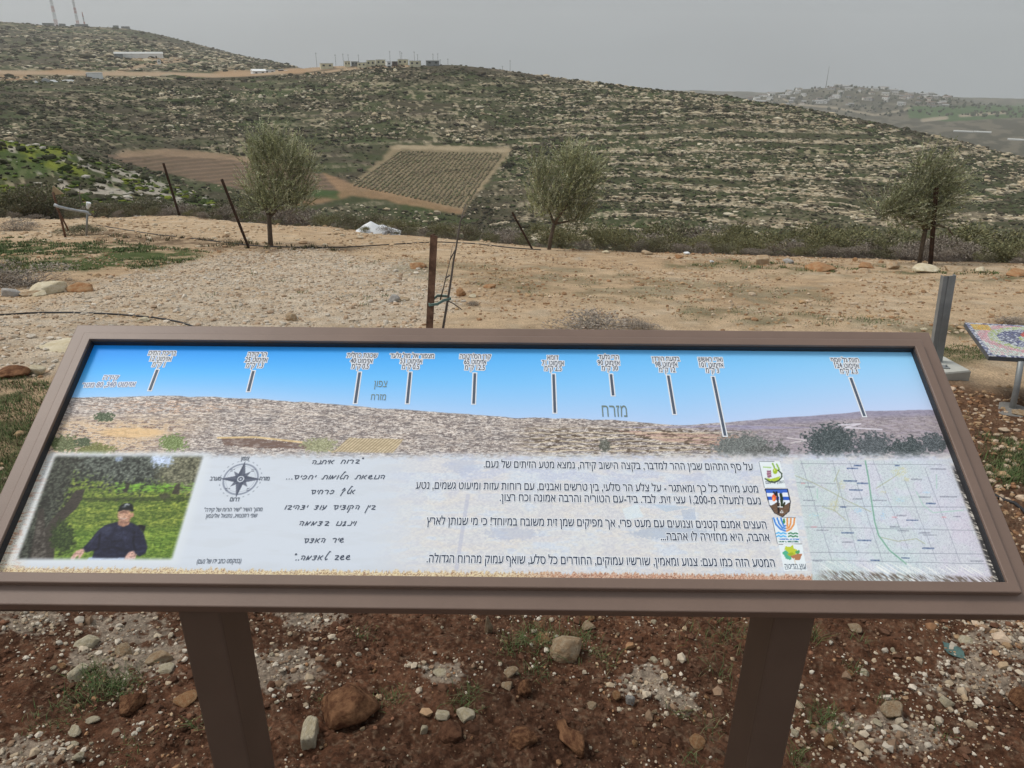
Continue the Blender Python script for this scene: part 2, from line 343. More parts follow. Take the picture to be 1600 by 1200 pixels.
mixc(hc, np.clip(riser, 0, 1) * (0.25 + .65 * sst(q5, .42, .58)), (0.46, 0.385, 0.27))
mixc(hc, terr * sst(fr, 0.86, 0.97) * 0.7, (0.062, 0.066, 0.034))
# knoll at left: greener with yellow flowering strips and pale outcrops
kn = (RRm > 50) & (RRm < 118) & (cdeg < -14)
ky = np.clip(kn * sst(hn(7, 4, 71, 3), 0.50, 0.6), 0, 1)
mixc(hc, kn * sst(hn(10, 8, 72, 3), 0.4, 0.6) * 0.8, (0.062, 0.095, 0.024))
for (ex, ey, rx, ry, sl_) in [(80, 252, 75, 12, 0.32), (20, 222, 40, 18, 0.1), (90, 236, 30, 7, 0.1), (225, 283, 26, 5, 0.1), (250, 298, 20, 4, 0.0)]:
    m = np.clip(1.3 - ((PX - ex) / rx) ** 2 - ((PY - ey - sl_ * (PX - ex)) / ry) ** 2, 0, 1) * (RRm > 45) * (RRm < 122)
    mixc(hc, m * sst(q3, 0.35, 0.55), (0.17, 0.195, 0.03))
mixc(hc, kn * sst(hn(5, 3.0, 73, 3), 0.58, 0.66) * 0.9, (0.40, 0.36, 0.30))
# fields and tracks on the hill foot
def field(poly, col, k=1.0, rmin=60, rmax=520):
    m = soft(inpoly(PX + 5 * (q5 - .5) + 10 * (q3 - .5), PY + 4 * (q5 - .5), poly) & (RRm > rmin) & (RRm < rmax), 2); mixc(hc, m * k * (0.8 + .4 * (q3 - .3)).clip(0, 1), col); return m
f1 = field([(165, 243), (250, 236), (330, 240), (400, 250), (480, 268), (545, 282), (545, 296), (470, 300), (380, 296), (300, 280), (220, 262)], (0.15, 0.105, 0.072))
mixc(hc, f1 * sst(np.sin(PY * 1.05 + PX * 0.09 + 5 * q1 + 2 * q3), 0.2, 0.8) * 0.6, (0.25, 0.165, 0.105))
field([(190, 235), (260, 232), (360, 240), (480, 262), (480, 268), (360, 250), (250, 243), (180, 246)], (0.31, 0.215, 0.135), 0.8)
vy = field([(622, 226), (796, 231), (728, 330), (545, 291)], (0.24, 0.19, 0.115))
field([(624, 226), (797, 231), (790, 238), (640, 233), (616, 234)], (0.40, 0.32, 0.21), 0.75)
field([(797, 231), (789, 236), (717, 328), (725, 331)], (0.34, 0.26, 0.16), 0.8)
field([(622, 226), (548, 288), (552, 290), (630, 232)], (0.30, 0.23, 0.14), 0.55)
field([(500, 268), (545, 286), (620, 302), (730, 328), (722, 336), (600, 312), (550, 306), (500, 318), (440, 322), (530, 300)], (0.32, 0.20, 0.11), 0.8)
field([(480, 295), (530, 298), (528, 312), (490, 308)], (0.05, 0.09, 0.025), 0.9)
# road shelf along the upper hill, patches of bared earth
for pl, wd in [([(-300, 108), (0, 113), (130, 115), (260, 116), (340, 118), (420, 114), (490, 108), (560, 101)], 3.4), ([(180, 112), (230, 100), (290, 94)], 2.2), ([(640, 103), (560, 106), (480, 116)], 1.8)]:
    d = dpoly(PX, PY, pl); mixc(hc, (1 - sst(d, wd * 0.6, wd * 1.3)) * (RRm > 380) * (RRm < 950), (0.36, 0.26, 0.17))
for (ex, ey, rx, ry) in [(368, 114, 32, 6), (457, 111, 26, 5), (240, 92, 45, 4), (20, 121, 40, 5), (100, 112, 40, 4)]:
    m = np.clip(1.3 - ((PX - ex) / rx) ** 2 - ((PY - ey) / ry) ** 2, 0, 1) * (RRm > 380) * (RRm < 1000); mixc(hc, m * 0.9, (0.36, 0.235, 0.135))
# the land far off
ff = sst(RRm, 600, 800) * sst(cdeg, 6, 12)
fn = fbm(AA * 90, RRm / 60, 81, 4)
mixc(hc, ff, (0.075, 0.07, 0.048)); mixc(hc, ff * sst(fn, 0.5, 0.6) * 0.7, (0.16, 0.14, 0.10))
mixc(hc, ff * (inpoly(PX, PY, [(1415, 166), (1620, 164), (1620, 182), (1480, 190), (1420, 184)])) * 0.9, (0.05, 0.10, 0.028))
for pl, wd in [([(1222, 155), (1240, 163), (1300, 168), (1370, 180), (1410, 172), (1420, 168)], 1.6), ([(1440, 188), (1480, 184)], 3), ([(1500, 181), (1570, 176)], 2.4)]:
    mixc(hc, (1 - sst(dpoly(PX, PY, pl), wd * 0.5, wd * 1.3)) * ff, (0.30, 0.25, 0.18))
mixc(C, far, 0); C += far[..., None] * hc
# brown scrubby rim just beyond the road
rim = sst(RRm / r_edge[:, None], 0.98, 1.02) * (1 - sst(RRm / r_edge[:, None], 1.5, 2.2))
mixc(C, rim * 0.8, (0.13, 0.085, 0.05)); mixc(C, rim * sst(n1, 0.45, 0.6), (0.30, 0.18, 0.09))
nearmask = (1 - sst(RRm, 4, 14))
idx = np.arange(NA * NR).reshape(NA, NR)
Fq = np.stack([idx[:-1, :-1], idx[1:, :-1], idx[1:, 1:], idx[:-1, 1:]], -1).reshape(-1, 4)[:, ::-1]
seam = np.stack([idx[-1, :-1], idx[0, :-1], idx[0, 1:], idx[-1, 1:]], -1)[:, ::-1]
me = mesh_np('ground', np.stack([GX, GY, Z], -1).reshape(-1, 3), np.concatenate([Fq, seam]), np.concatenate([C, nearmask[..., None]], -1).reshape(-1, 4), smooth=True)
gm = mat('ground_earth', (0.3, 0.2, 0.12), rough=0.95, nscale=3.0, namt=0.30, bump=0.9, bscale=42, bdist=0.035, spec=0.1, attr=True, detail=8)
N = gm.node_tree.nodes; L = gm.node_tree.links                 # crumbs and grit in the earth close by
vo = N.new('ShaderNodeTexVoronoi'); vo.inputs['Scale'].default_value = 95; vo.inputs['Randomness'].default_value = 1.0
tc = N.new('ShaderNodeTexCoord'); L.new(tc.outputs['Object'], vo.inputs['Vector'])
ra = N.new('ShaderNodeMapRange'); ra.inputs[1].default_value = 0.16; ra.inputs[2].default_value = 0.30; ra.inputs[3].default_value = 1; ra.inputs[4].default_value = 0; L.new(vo.outputs['Distance'], ra.inputs[0])
sp = N.new('ShaderNodeSeparateColor'); L.new(vo.outputs['Color'], sp.inputs[0])
gt = N.new('ShaderNodeMath'); gt.operation = 'GREATER_THAN'; gt.inputs[1].default_value = 0.90; L.new(sp.outputs[0], gt.inputs[0])
m1 = N.new('ShaderNodeMath'); m1.operation = 'MULTIPLY'; L.new(ra.outputs[0], m1.inputs[0]); L.new(gt.outputs[0], m1.inputs[1])
at_ = [n for n in N if n.type == 'ATTRIBUTE'][0]
m2 = N.new('ShaderNodeMath'); m2.operation = 'MULTIPLY'; L.new(m1.outputs[0], m2.inputs[0]); L.new(at_.outputs['Alpha'], m2.inputs[1])
b = N['Principled BSDF']; old = b.inputs['Base Color'].links[0].from_socket
mg = N.new('ShaderNodeMix'); mg.data_type = 'RGBA'; L.new(m2.outputs[0], mg.inputs[0]); L.new(old, mg.inputs[6]); mg.inputs[7].default_value = (0.30, 0.21, 0.14, 1)
fn_ = N.new('ShaderNodeTexNoise'); fn_.inputs['Scale'].default_value = 70; fn_.inputs['Detail'].default_value = 6; L.new(tc.outputs['Object'], fn_.inputs['Vector'])
fr_ = N.new('ShaderNodeMapRange'); fr_.inputs[1].default_value = .3; fr_.inputs[2].default_value = .7; fr_.inputs[3].default_value = .6; fr_.inputs[4].default_value = 1.4; L.new(fn_.outputs['Fac'], fr_.inputs[0])
fm_ = N.new('ShaderNodeMix'); fm_.data_type = 'RGBA'; fm_.blend_type = 'MULTIPLY'; fm_.inputs[0].default_value = 1; L.new(mg.outputs[2], fm_.inputs[6]); L.new(fr_.outputs[0], fm_.inputs[7])
L.new(fm_.outputs[2], b.inputs['Base Color'])
link('ground', me, gm, kind='structure')

# ------------------------------------------------------------------ the sign: frame, print, lettering, legs
SX, SY, SZ, SYAW, STILT = -0.0216, 0.8871, 0.9078, -0.005, 0.533
SU = np.array([math.cos(SYAW), math.sin(SYAW), 0]); _n = np.array([-math.sin(SYAW), math.cos(SYAW), 0])
SV = _n * math.cos(STILT) + np.array([0, 0, math.sin(STILT)]); SW = np.cross(SU, SV)
SO = np.array([SX, SY, SZ]); PW, PH = 0.75, 0.4323
sign_base = Vector((SX, SY + 0.06, zat(SX, SY + 0.06)))
def S(u, v, w=0.0): return Vector(SO + SU * u + SV * v + SW * w) - sign_base
def uv(px, py, h=0.0):
    d = ray(px, py); o = SO + SW * h; t = ((o - CAM) @ SW) / (d @ SW); P = CAM + d * t - SO
    return float(P @ SU), float(P @ SV)
sign = empty('info_sign', sign_base, 'brown metal lookout sign with a tilted printed panorama on two posts', 'sign')
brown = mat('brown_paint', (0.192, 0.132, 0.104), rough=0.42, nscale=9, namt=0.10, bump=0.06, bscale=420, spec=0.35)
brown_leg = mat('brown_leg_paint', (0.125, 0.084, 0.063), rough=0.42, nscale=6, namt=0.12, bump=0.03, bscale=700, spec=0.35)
rubber = mat('dark_gasket', (0.030, 0.030, 0.033), rough=0.6, nscale=30, namt=0.15)
def ring(prof, lo=-0.006):
    """closed profile [(offset outward, w)] swept round the opening"""
    mb = MB(); V = []
    for o, w_ in prof:
        V += [S(-PW - o, lo - o, w_), S(PW + o, lo - o, w_), S(PW + o, PH + o, w_), S(-PW - o, PH + o, w_)]
    n = len(prof); F = []
    for i in range(n):
        j = (i + 1) % n
        for k in range(4):
            l = (k + 1) % 4; F.append((i * 4 + k, i * 4 + l, j * 4 + l, j * 4 + k))
    mb.add(V, F); return mb
fr_o = link('frame', ring([(0.0165, -0.022), (0.0165, 0.003), (0.0435, 0.003), (0.0445, 0.0026), (0.0452, 0.0019), (0.0455, 0.001), (0.0455, -0.020), (0.0445, -0.022)]).mesh('frame'), brown, sign)
link('glazing_bead', ring([(0.001, 0.0), (0.001, 0.0152), (0.0018, 0.0160), (0.0152, 0.0160), (0.0165, 0.0152), (0.017, 0.0142), (0.017, 0.0)]).mesh('bead'), brown, sign)
link('gasket', ring([(-0.0008, -0.003), (-0.0008, 0.0105), (0.0004, 0.0110), (0.0010, 0.0110), (0.0010, -0.003)]).mesh('gasket'), rubber, sign)
# two rectangular posts; a welded flat under the frame
for pxa, pxb in ((277, 343), (1212, 1277)):
    yl = SY - 0.012
    xa = at_y(pxa, 957, yl).x; xb = at_y(pxb, 957, yl).x; cx = (xa + xb) / 2; wd = xb - xa
    zt = SZ - 0.031; zb = zat(cx, yl) - 0.25
    mb = MB(); mb.box(Vector((cx, yl + wd * 0.75, (zt + zb) / 2)) - sign_base, (wd, wd * 1.5, zt - zb), ch=0.004)
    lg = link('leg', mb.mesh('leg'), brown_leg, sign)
for sxp in (1200, 1237):
    u_, v_ = uv(sxp, 927, 0.003); mb = MB(); mb.tube([S(u_, v_, 0.0028), S(u_, v_, 0.0046)], [.0022, .0017], 10); link('screw_head', mb.mesh('screw_head'), brown, sign)
# underside back panel that closes the frame
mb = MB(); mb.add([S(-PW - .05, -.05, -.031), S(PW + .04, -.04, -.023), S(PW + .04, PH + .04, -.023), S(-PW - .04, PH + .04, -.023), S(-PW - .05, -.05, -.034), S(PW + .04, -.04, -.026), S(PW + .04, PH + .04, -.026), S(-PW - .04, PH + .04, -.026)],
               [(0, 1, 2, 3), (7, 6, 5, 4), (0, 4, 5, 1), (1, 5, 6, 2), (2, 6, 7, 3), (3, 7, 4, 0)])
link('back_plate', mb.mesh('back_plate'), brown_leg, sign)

# --- the print, painted as a fine colour grid on a flat sheet
NU, NV = 1500, 430
us = np.linspace(-PW - 0.0005, PW + 0.0005, NU); vs = np.linspace(-0.0065, PH + 0.0005, NV)
UU, VV = np.meshgrid(us, vs, indexing='ij'); PP = SO + UU[..., None] * SU + VV[..., None] * SV
X, Y = proj(PP)
MM = UU * 1000; NN = VV * 1000                                # millimetres on the sheet
T = np.zeros((NU, NV, 3))
def put(m, col):
    m = np.clip(m, 0, 1)[..., None]; T[:] = T * (1 - m) + m * np.asarray(col, float)
hz = np.interp(X, [0, 240, 400, 560, 800, 960, 1060, 1250, 1350, 1465, 1600], [625, 618, 622, 635, 652, 656, 665, 650, 642, 640, 640])
tk = np.clip((Y - 545) / (hz - 545), 0, 1)
lx = np.clip(X / 1450, 0, 1)
top = (1 - lx)[..., None] * np.array([22, 142, 246]) + lx[..., None] * np.array([140, 205, 245])
midc = (1 - lx)[..., None] * np.array([78, 178, 250]) + lx[..., None] * np.array([165, 205, 240])
bot = (1 - lx)[..., None] * np.array([150, 200, 245]) + lx[..., None] * np.array([190, 205, 235])
t1 = np.clip(tk * 2, 0, 1)[..., None]; t2 = np.clip(tk * 2 - 1, 0, 1)[..., None]
T[:] = (top * (1 - t1) + midc * t1) * (1 - t2) + bot * t2
a1 = fbm(MM / 1.6, NN / 0.8, 101, 4); a2 = fbm(MM / 40, NN / 9, 102, 4); a3 = fbm(MM / 1.1, NN / 0.8, 103, 2); a4 = fbm(MM / 9, NN / 2.0, 104, 4)
skyl = hz + (fbm(X / 30, Y * 0, 105, 3) - 0.5) * 3
hill = sst(Y, skyl - 0.5, skyl + 1.2)
far_r = sst(X, 1060, 1240)
hcol = np.zeros_like(T); hcol[:] = (152, 137, 126)
def hput(m, c): 
    m = np.clip(m, 0, 1)[..., None]; hcol[:] = hcol * (1 - m) + m * np.asarray(c, float)
hput(sst(a2, 0.45, 0.6) * 0.7, (172, 150, 132))
hput(sst(a4, 0.52, 0.66) * 0.8, (118, 105, 102)); hput(sst(a1, 0.50, 0.60) * 0.75, (216, 206, 194)); hput(sst(a3, 0.60, 0.70) * 0.6, (88, 78, 78))
hput((1 - sst(a1, 0.34, 0.44)) * 0.6, (108, 96, 96))
hput((1 - sst(np.abs(X - 250) / 220 + np.abs(Y - 636) / 18, 0.5, 1)) * sst(a4, 0.45, 0.6) * 0.6, (205, 150, 105))
hput((1 - sst(np.abs(Y - np.interp(X, [100, 380, 560, 700], [652, 645, 650, 640])), 0.6, 2.0)) * (X < 560) * 0.6, (215, 195, 170))
st1 = fbm((MM + 2.0 * NN) / 5, NN / 0.9, 151, 4); st2 = fbm(MM / 16, NN / 2.4, 152, 4); gul = fbm(MM / 26, NN / 16, 153, 4)
lo = hill
hput(lo * sst(gul, .52, .66) * .55, (112, 104, 104)); hput(lo * sst(st1, .54, .63) * .7, (222, 214, 204)); hput(lo * (1 - sst(st1, .36, .45)) * .6, (92, 86, 88)); hput(lo * sst(st2, .56, .68) * .5, (176, 160, 146)); hput(lo * (1 - sst(st2, .32, .42)) * .5, (110, 100, 98))
gray_ = hcol.mean(-1, keepdims=True); hcol = hcol * 1.10; gray_ = hcol.mean(-1, keepdims=True); hcol = hcol * .72 + .28 * (gray_ * np.array([1.0, .985, 1.0]))
hput(far_r * 0.6, (146, 138, 150)); hput(far_r * sst(a4, 0.50, 0.62) * 0.6, (178, 168, 180)); hput(far_r * (1 - sst(Y - skyl, 5, 14)) * 0.45, (138, 138, 170))
hput((1 - sst(np.abs(X - 1120) / 190 + np.abs(Y - 668) / 5, 0.6, 1.1)) * 0.5, (150, 148, 186))
hput(inpoly(X, Y, [(960, 672), (1150, 680), (1180, 700), (1040, 690)]) * 0.55, (190, 150, 135))
lowg = sst(X, 780, 860) * (1 - sst(X, 1080, 1200)) * sst(Y, 660, 676)
hput(lowg * sst(np.sin(Y * 0.9 + 5 * fbm(MM / 30, NN / 20, 106, 2)), 0.2, 0.9) * 0.6, (222, 205, 172)); hput(lowg * (1 - sst(a4, 0.36, 0.46)) * 0.8, (88, 76, 66))
# near ground at the left of the panorama
lft = (1 - sst(X + (Y - 690) * 1.5, 180, 330)) * sst(Y, 640, 668)
hput(lft * sst(a4, 0.42, 0.55) * 0.9, (205, 175, 140)); hput(lft * (1 - sst(a4, 0.36, 0.46)) * 0.9, (118, 92, 78)); hput(lft * sst(a3, 0.56, 0.66) * 0.6, (235, 222, 205))
hput((1 - sst(np.hypot((X - 205) / 60, (Y - 676) / 9), 0.6, 1.1)) * 0.75, (226, 190, 140))
hput(inpoly(X, Y + 5 * (a4 - .5), [(345, 684), (400, 686), (500, 696), (485, 702), (400, 700), (350, 696)]) * (.5 + .5 * sst(a4, .4, .55)), (118, 98, 90))
fld = inpoly(X, Y, [(545, 684), (631, 686), (614, 708), (520, 706)])
hput(fld * 0.75, (206, 188, 150)); hput(fld * sst(np.sin((X + Y * 1.2) * 1.15), 0.1, 0.8) * 0.75, (140, 122, 100))
hput((1 - sst(dpoly(X, Y, [(340, 684), (400, 683), (480, 692), (520, 706)]), 0.8, 2)) * 0.7, (232, 200, 140))
for bx, by, rx, ry, cc in [(163, 652, 17, 8, (70, 84, 60)), (270, 692, 22, 13, (112, 128, 78)), (100, 694, 26, 14, (90, 98, 62)), (150, 702, 30, 10, (110, 112, 62)), (130, 690, 14, 8, (72, 84, 58)), (500, 696, 26, 12, (150, 150, 118)), (945, 697, 10, 12, (100, 100, 92)),
                           (1165, 698, 52, 20, (108, 112, 110)), (1300, 690, 46, 28, (72, 80, 82)), (1365, 698, 36, 22, (84, 90, 94)), (1420, 703, 34, 20, (70, 78, 80)), (1458, 692, 24, 16, (80, 86, 90)), (1220, 706, 16, 12, (95, 98, 98)), (1190, 707, 25, 13, (96, 98, 96))]:
    d = np.hypot((X - bx) / rx, (Y - by) / ry) + (fbm(MM / 3.5, NN / 3, 107, 3) - 0.5) * 1.3
    m = 1 - sst(d, 0.8, 1.05); hput(m, cc); hput(m * sst(a3, 0.52, 0.62) * 0.55, tuple(min(255, c + 75) for c in cc)); hput(m * (1 - sst(a1, 0.4, 0.5)) * 0.4, tuple(c * 0.6 for c in cc))
hput((1 - sst(dpoly(X, Y, [(1310, 664), (1345, 662), (1320, 668), (1378, 671)]), 0.5, 1.6)) * 0.8, (222, 218, 228))
hput((1 - sst(dpoly(X, Y, [(1230, 684), (1260, 688), (1236, 692)]), 0.5, 1.6)) * 0.7, (220, 212, 215))
put(hill, hcol)
# pale faded lower half with ghosts of the ground behind the text
fade = sst(Y + (fbm(MM / 6, NN / 4, 108, 3) - 0.5) * 9, 703, 719)
pal = np.zeros_like(T); pal[:] = (205, 212, 222)
def pput(m, c):
    m = np.clip(m, 0, 1)[..., None]; pal[:] = pal * (1 - m) + m * np.asarray(c, float)
b1 = fbm(MM / 60, NN / 12, 111, 4); b2 = fbm(MM / 3, NN / 2, 112, 4); b3 = fbm(MM / 25, NN / 10, 113, 4)
rt = sst(X, 560, 700)
pput(rt * sst(b1, 0.42, 0.6) * 0.7, (212, 208, 208)); pput(rt * sst(b3, 0.5, 0.65) * 0.6, (190, 196, 216)); pput(rt * sst(b3, 0.35, 0.5) * sst(Y, 740, 800) * 0.4, (222, 214, 200))
pput(rt * sst(b2, 0.55, 0.7) * 0.35, (232, 230, 226)); pput(rt * (1 - sst(b2, 0.33, 0.43)) * 0.3, (180, 182, 196))
pput((1 - rt) * sst(b1, 0.5, 0.7) * 0.5, (200, 206, 214))
pput(inpoly(X, Y, [(972, 795), (996, 788), (1006, 808), (978, 812)]) * 0.55, (212, 228, 236)); pput(inpoly(X, Y, [(1020, 788), (1084, 792), (1040, 800)]) * 0.5, (170, 190, 212)); pput(inpoly(X, Y, [(1064, 797), (1085, 795), (1088, 812), (1068, 812)]) * 0.5, (165, 178, 200))
pput((1 - sst(np.hypot((X - 1045) / 68, (Y - 833) / 11) + (b2 - .5) * .6, 0.7, 1.05)) * 0.6, (168, 180, 198)); pput((1 - sst(np.hypot((X - 800) / 48, (Y - 834) / 11) + (b2 - .5) * .8, 0.7, 1.05)) * 0.45, (172, 178, 198))
pput((1 - sst(dpoly(X, Y, [(731, 775), (724, 820), (713, 890)]), 2.2, 4)) * 0.5, (176, 180, 200))
pput((1 - sst(np.hypot((X - 720) / 30, (Y - 728) / 13) + (b2 - .5) * .6, 0.6, 1.1)) * 0.5, (178, 186, 206))
# worn sandy margins
le = 1 - sst(X - np.interp(Y, [700, 892], [100, 20]), -4, 22)
pput(le * 0.85, (226, 212, 186)); pput(le * sst(a4, 0.55, 0.66) * 0.7, (190, 120, 80)); pput(le * sst(a3, 0.62, 0.72) * 0.5, (80, 62, 52))
be = sst(Y - np.interp(X, [0, 1560], [884, 901]) + (fbm(MM / 2.2, NN / 6, 115, 3) - 0.5) * 12, 0, 4)
pput(be * 0.9, np.array([226, 205, 160])); pput(be * sst(X, 780, 900) * 0.6, (190, 130, 118)); pput(be * sst(a1, 0.5, 0.6) * 0.6, (120, 80, 66)); pput(be * sst(a3, 0.58, 0.68) * 0.6, (240, 232, 215))
put(fade, pal)
# the map
mx_l = np.interp(Y, [716, 881], [1236, 1268]); mx_r = np.interp(Y, [716, 905], [1482, 1552])
mp = sst(X, mx_l - 1, mx_l + 3) * (1 - sst(X - mx_r + (fbm(MM / 5, NN / 2, 116, 3) - .5) * 16, -3, 4)) * sst(Y, 716, 722)
mapc = np.zeros_like(T); mapc[:] = (200, 211, 220)
def mput(m, c):
    m = np.clip(m, 0, 1)[..., None]; mapc[:] = mapc * (1 - m) + m * np.asarray(c, float)
c1 = fbm(MM / 45, NN / 40, 121, 4); c2 = fbm(MM / 20, NN / 20, 122, 4)
mput(sst(c1, 0.45, 0.6) * 0.7, (208, 207, 220)); mput(sst(c2, 0.5, 0.66) * 0.6, (205, 216, 222)); mput((1 - sst(X, 1250, 1360)) * 0.5, (194, 206, 202)); mput(sst(X, 1450, 1500) * sst(Y, 790, 820) * 0.6, (208, 202, 214))
mput(sst(fbm(MM / 30, NN / 26, 125, 4), .52, .62) * .4, (190, 210, 204)); mput(sst(X, 1400, 1480) * .4, (206, 200, 216)); ct = np.abs(np.sin(c2 * 120)); mput((1 - sst(ct, 0.1, 0.5)) * 0.42, (140, 138, 160)); mput(sst(fbm(MM / 2, NN / 2, 126, 3), .55, .68) * .35, (226, 230, 236))
Q = lambda pts: [(1180 + x / 3.81, 700 + y / 3.81) for x, y in pts]
for pts in [[(270, 92), (1110, 100)], [(240, 205), (480, 212)], [(250, 345), (1250, 352)], [(280, 470), (1320, 490)], [(310, 620), (1370, 632)], [(330, 665), (1380, 690)]]:
    mput((1 - sst(dpoly(X, Y, Q(pts)), 0.2, 0.75)) * 0.6, (110, 116, 132))
for pts in [[(270, 70), (460, 680)], [(460, 75), (610, 640)], [(560, 75), (760, 680)], [(700, 70), (910, 600)], [(890, 190), (1080, 670)], [(1010, 120), (1220, 680)]]:
    mput((1 - sst(dpoly(X, Y, Q(pts)), 0.2, 0.75)) * 0.5, (120, 126, 145))
for pts in [[(200, 150), (330, 200), (450, 260), (560, 320), (690, 380)], [(480, 180), (500, 260), (470, 370), (400, 350)], [(720, 240), (800, 190), (860, 150)], [(740, 530), (850, 555), (960, 540), (1010, 570)], [(500, 130), (470, 200)], [(470, 370), (540, 430)]]:
    d = dpoly(X, Y, Q(pts)); mput((1 - sst(d, 0.3, 1.0)) * 0.65, (160, 164, 130))
for pts in [[(960, 260), (1000, 340), (1060, 385), (1240, 370)], [(1080, 160), (1080, 240)], [(370, 240), (370, 300)]]:
    mput((1 - sst(dpoly(X, Y, Q(pts)), 0.4, 1.4)) * 0.6, (160, 200, 185))
rt_ = dpoly(X, Y, Q([(655, 75), (675, 180), (690, 300), (712, 440), (735, 520), (800, 610), (900, 690)])); mput((1 - sst(rt_, .7, 1.7)) * 0.85, (128, 178, 156)); mput((1 - sst(rt_, 0.2, 0.7)) * 0.5, (84, 130, 110))
for bx, by, rx, ry, cc in [(860, 140, 50, 32, (200, 196, 150)), (900, 185, 26, 16, (200, 196, 150)), (520, 220, 26, 28, (196, 196, 160)), (470, 340, 36, 40, (200, 198, 160)), (765, 265, 22, 12, (205, 200, 160)), (615, 372, 24, 14, (150, 195, 230)), (350, 400, 32, 10, (160, 205, 225)), (865, 310, 30, 12, (165, 205, 230)), (1020, 265, 30, 6, (160, 205, 235)), (760, 400, 16, 34, (165, 200, 230))]:
    q = np.hypot((X - 1180 - bx / 3.81) * 3.81 / rx, (Y - 700 - by / 3.81) * 3.81 / ry) + (fbm(MM / 2, NN / 2, 123, 2) - .5) * 0.9; mput((1 - sst(q, 0.6, 1.1)) * 0.6 * sst(fbm(MM / 1.4, NN / 1.4, 127, 2), .4, .6), cc)
for bx, by, hw, cc in [(610, 105, 24, 0), (580, 122, 34, 0), (565, 196, 40, 0), (640, 210, 34, 0), (600, 250, 40, 0), (525, 352, 18, 0), (845, 105, 16, 0), (1045, 330, 30, 0), (935, 430, 36, 0), (550, 505, 38, 0), (650, 550, 42, 0), (1030, 597, 36, 0), (715, 668, 28, 0), (895, 655, 26, 0), (610, 303, 30, 1), (740, 312, 44, 1), (325, 232, 30, 1), (320, 312, 36, 1), (830, 470, 30, 1), (880, 492, 34, 1), (1010, 505, 34, 1), (1040, 518, 44, 1), (1090, 125, 46, 1), (1150, 290, 52, 1), (1010, 292, 36, 1), (960, 186, 34, 1), (400, 490, 36, 1), (550, 560, 32, 1), (870, 402, 30, 1), (1200, 408, 22, 1), (350, 470, 18, 2), (830, 412, 16, 2), (1125, 412, 14, 2), (285, 210, 14, 2), (1320, 673, 40, 1), (370, 673, 30, 1)]:
    xx = (X - 1180) * 3.81 - bx; yy = (Y - 700) * 3.81 - by - xx * 0.01
    m = (np.abs(xx) < hw) * (1 - sst(np.abs(yy), 2.8, 5.5)) * (0.55 + 0.45 * (vn(xx / 3.2, yy / 2.5, 124) > 0.4)); mput(m * (0.95 if cc == 0 else 0.55), [(58, 84, 128), (96, 100, 118), (205, 130, 140)][cc])
put(mp * 0.95, mapc)
# dry grass along the lower right edge of the print
sp_ = sst(X, 1270, 1300) * sst(Y - np.interp(X, [1270, 1560], [874, 884]), -4, 8); g1 = vn((MM + NN * 1.3) / 1.3, NN / 16, 131)
put(sp_ * sst(g1, 0.62, 0.8) * 0.85, (240, 240, 236)); put(sp_ * sst(Y - np.interp(X, [1270, 1560], [890, 902]), -2, 4) * sst(vn((MM + NN) / 1.2, NN / 5, 132), 0.35, 0.6) * 0.8, (96, 84, 72))
rp_ = sst(X - mx_r, -3, 3) * sst(Y, 722, 740); put(rp_ * 0.9, (60, 58, 58)); put(rp_ * sst(vn(MM / 7, (NN + MM * 0.5) / 1.6, 133), 0.58, 0.72) * 0.85, (232, 226, 216))
# --- inset photograph: a man in a cap sitting in an olive grove
A8, B8 = X * 5, (Y - 700) * 5
tt = (B8 - 60) / 810; ll = 430 - 300 * tt; rr_ = 1590 - 245 * tt
soft_e = sst(A8 - ll, -14, 26) * (1 - sst(A8 - rr_, -26, 14)) * sst(B8, 45, 85) * (1 - sst(B8, 845, 885))
halo = sst(A8 - ll, -110, -10) * (1 - sst(A8 - rr_, 10, 110)) * sst(B8, 10, 60) * (1 - sst(B8, 880, 960)); put(halo * 0.75, (214, 220, 226))
ins = np.zeros_like(T); e1 = fbm(MM / 3.0, NN / 3.0, 141, 4); e2 = fbm(MM / 1.2, NN / 1.2, 142, 2); e3 = fbm(MM / 5, NN / 1.3, 143, 5)
def iput(m, c):
    m = np.clip(m, 0, 1)[..., None]; ins[:] = ins * (1 - m) + m * np.asarray(c, float)
ins[:] = (100, 128, 42)
iput(sst(e3, 0.48, 0.6), (146, 158, 52)); iput((1 - sst(np.sin(B8 / 17 + 3 * e1 + A8 / 300), -.2, .8)) * .45, (66, 92, 34)); iput((1 - sst(e3, 0.34, 0.48)) * 0.6, (74, 108, 32)); iput(sst(e2, 0.6, 0.75) * 0.35, (176, 178, 70)); iput(sst(B8, 560, 700) * 0.35, (96, 150, 40))
iput((1 - sst(np.abs(B8 - 400 + (e1 - .5) * 40), 8, 24)) * (A8 > 560) * 0.7, (52, 66, 34))
fol = (1 - sst(B8 + (e1 - 0.5) * 300 - 40 * np.sin(A8 / 130), 250, 330)); iput(fol, (74, 82, 74)); iput(fol * sst(e2, 0.5, 0.62) * 0.75, (132, 140, 126)); iput(fol * (1 - sst(e1, 0.38, 0.5)) * 0.85, (36, 40, 38))
lt = (1 - sst(A8 + (B8 - 480) * 0.35 + (e1 - .5) * 260, 470, 540)); iput(lt, (60, 66, 56)); iput(lt * sst(e2, 0.52, 0.64) * 0.6, (112, 116, 96)); iput(lt * (1 - sst(e1, 0.4, 0.52)) * 0.8, (34, 34, 30))
rtree = (1 - sst(np.hypot((A8 - 1480) / 260, (B8 - 200) / 165) + (e1 - .5) * .7, 0.85, 1.0)); iput(rtree, (108, 108, 84)); iput(rtree * sst(e2, 0.5, 0.62) * 0.7, (152, 148, 118)); iput(rtree * (1 - sst(e1, 0.36, 0.48)) * 0.7, (60, 62, 48))
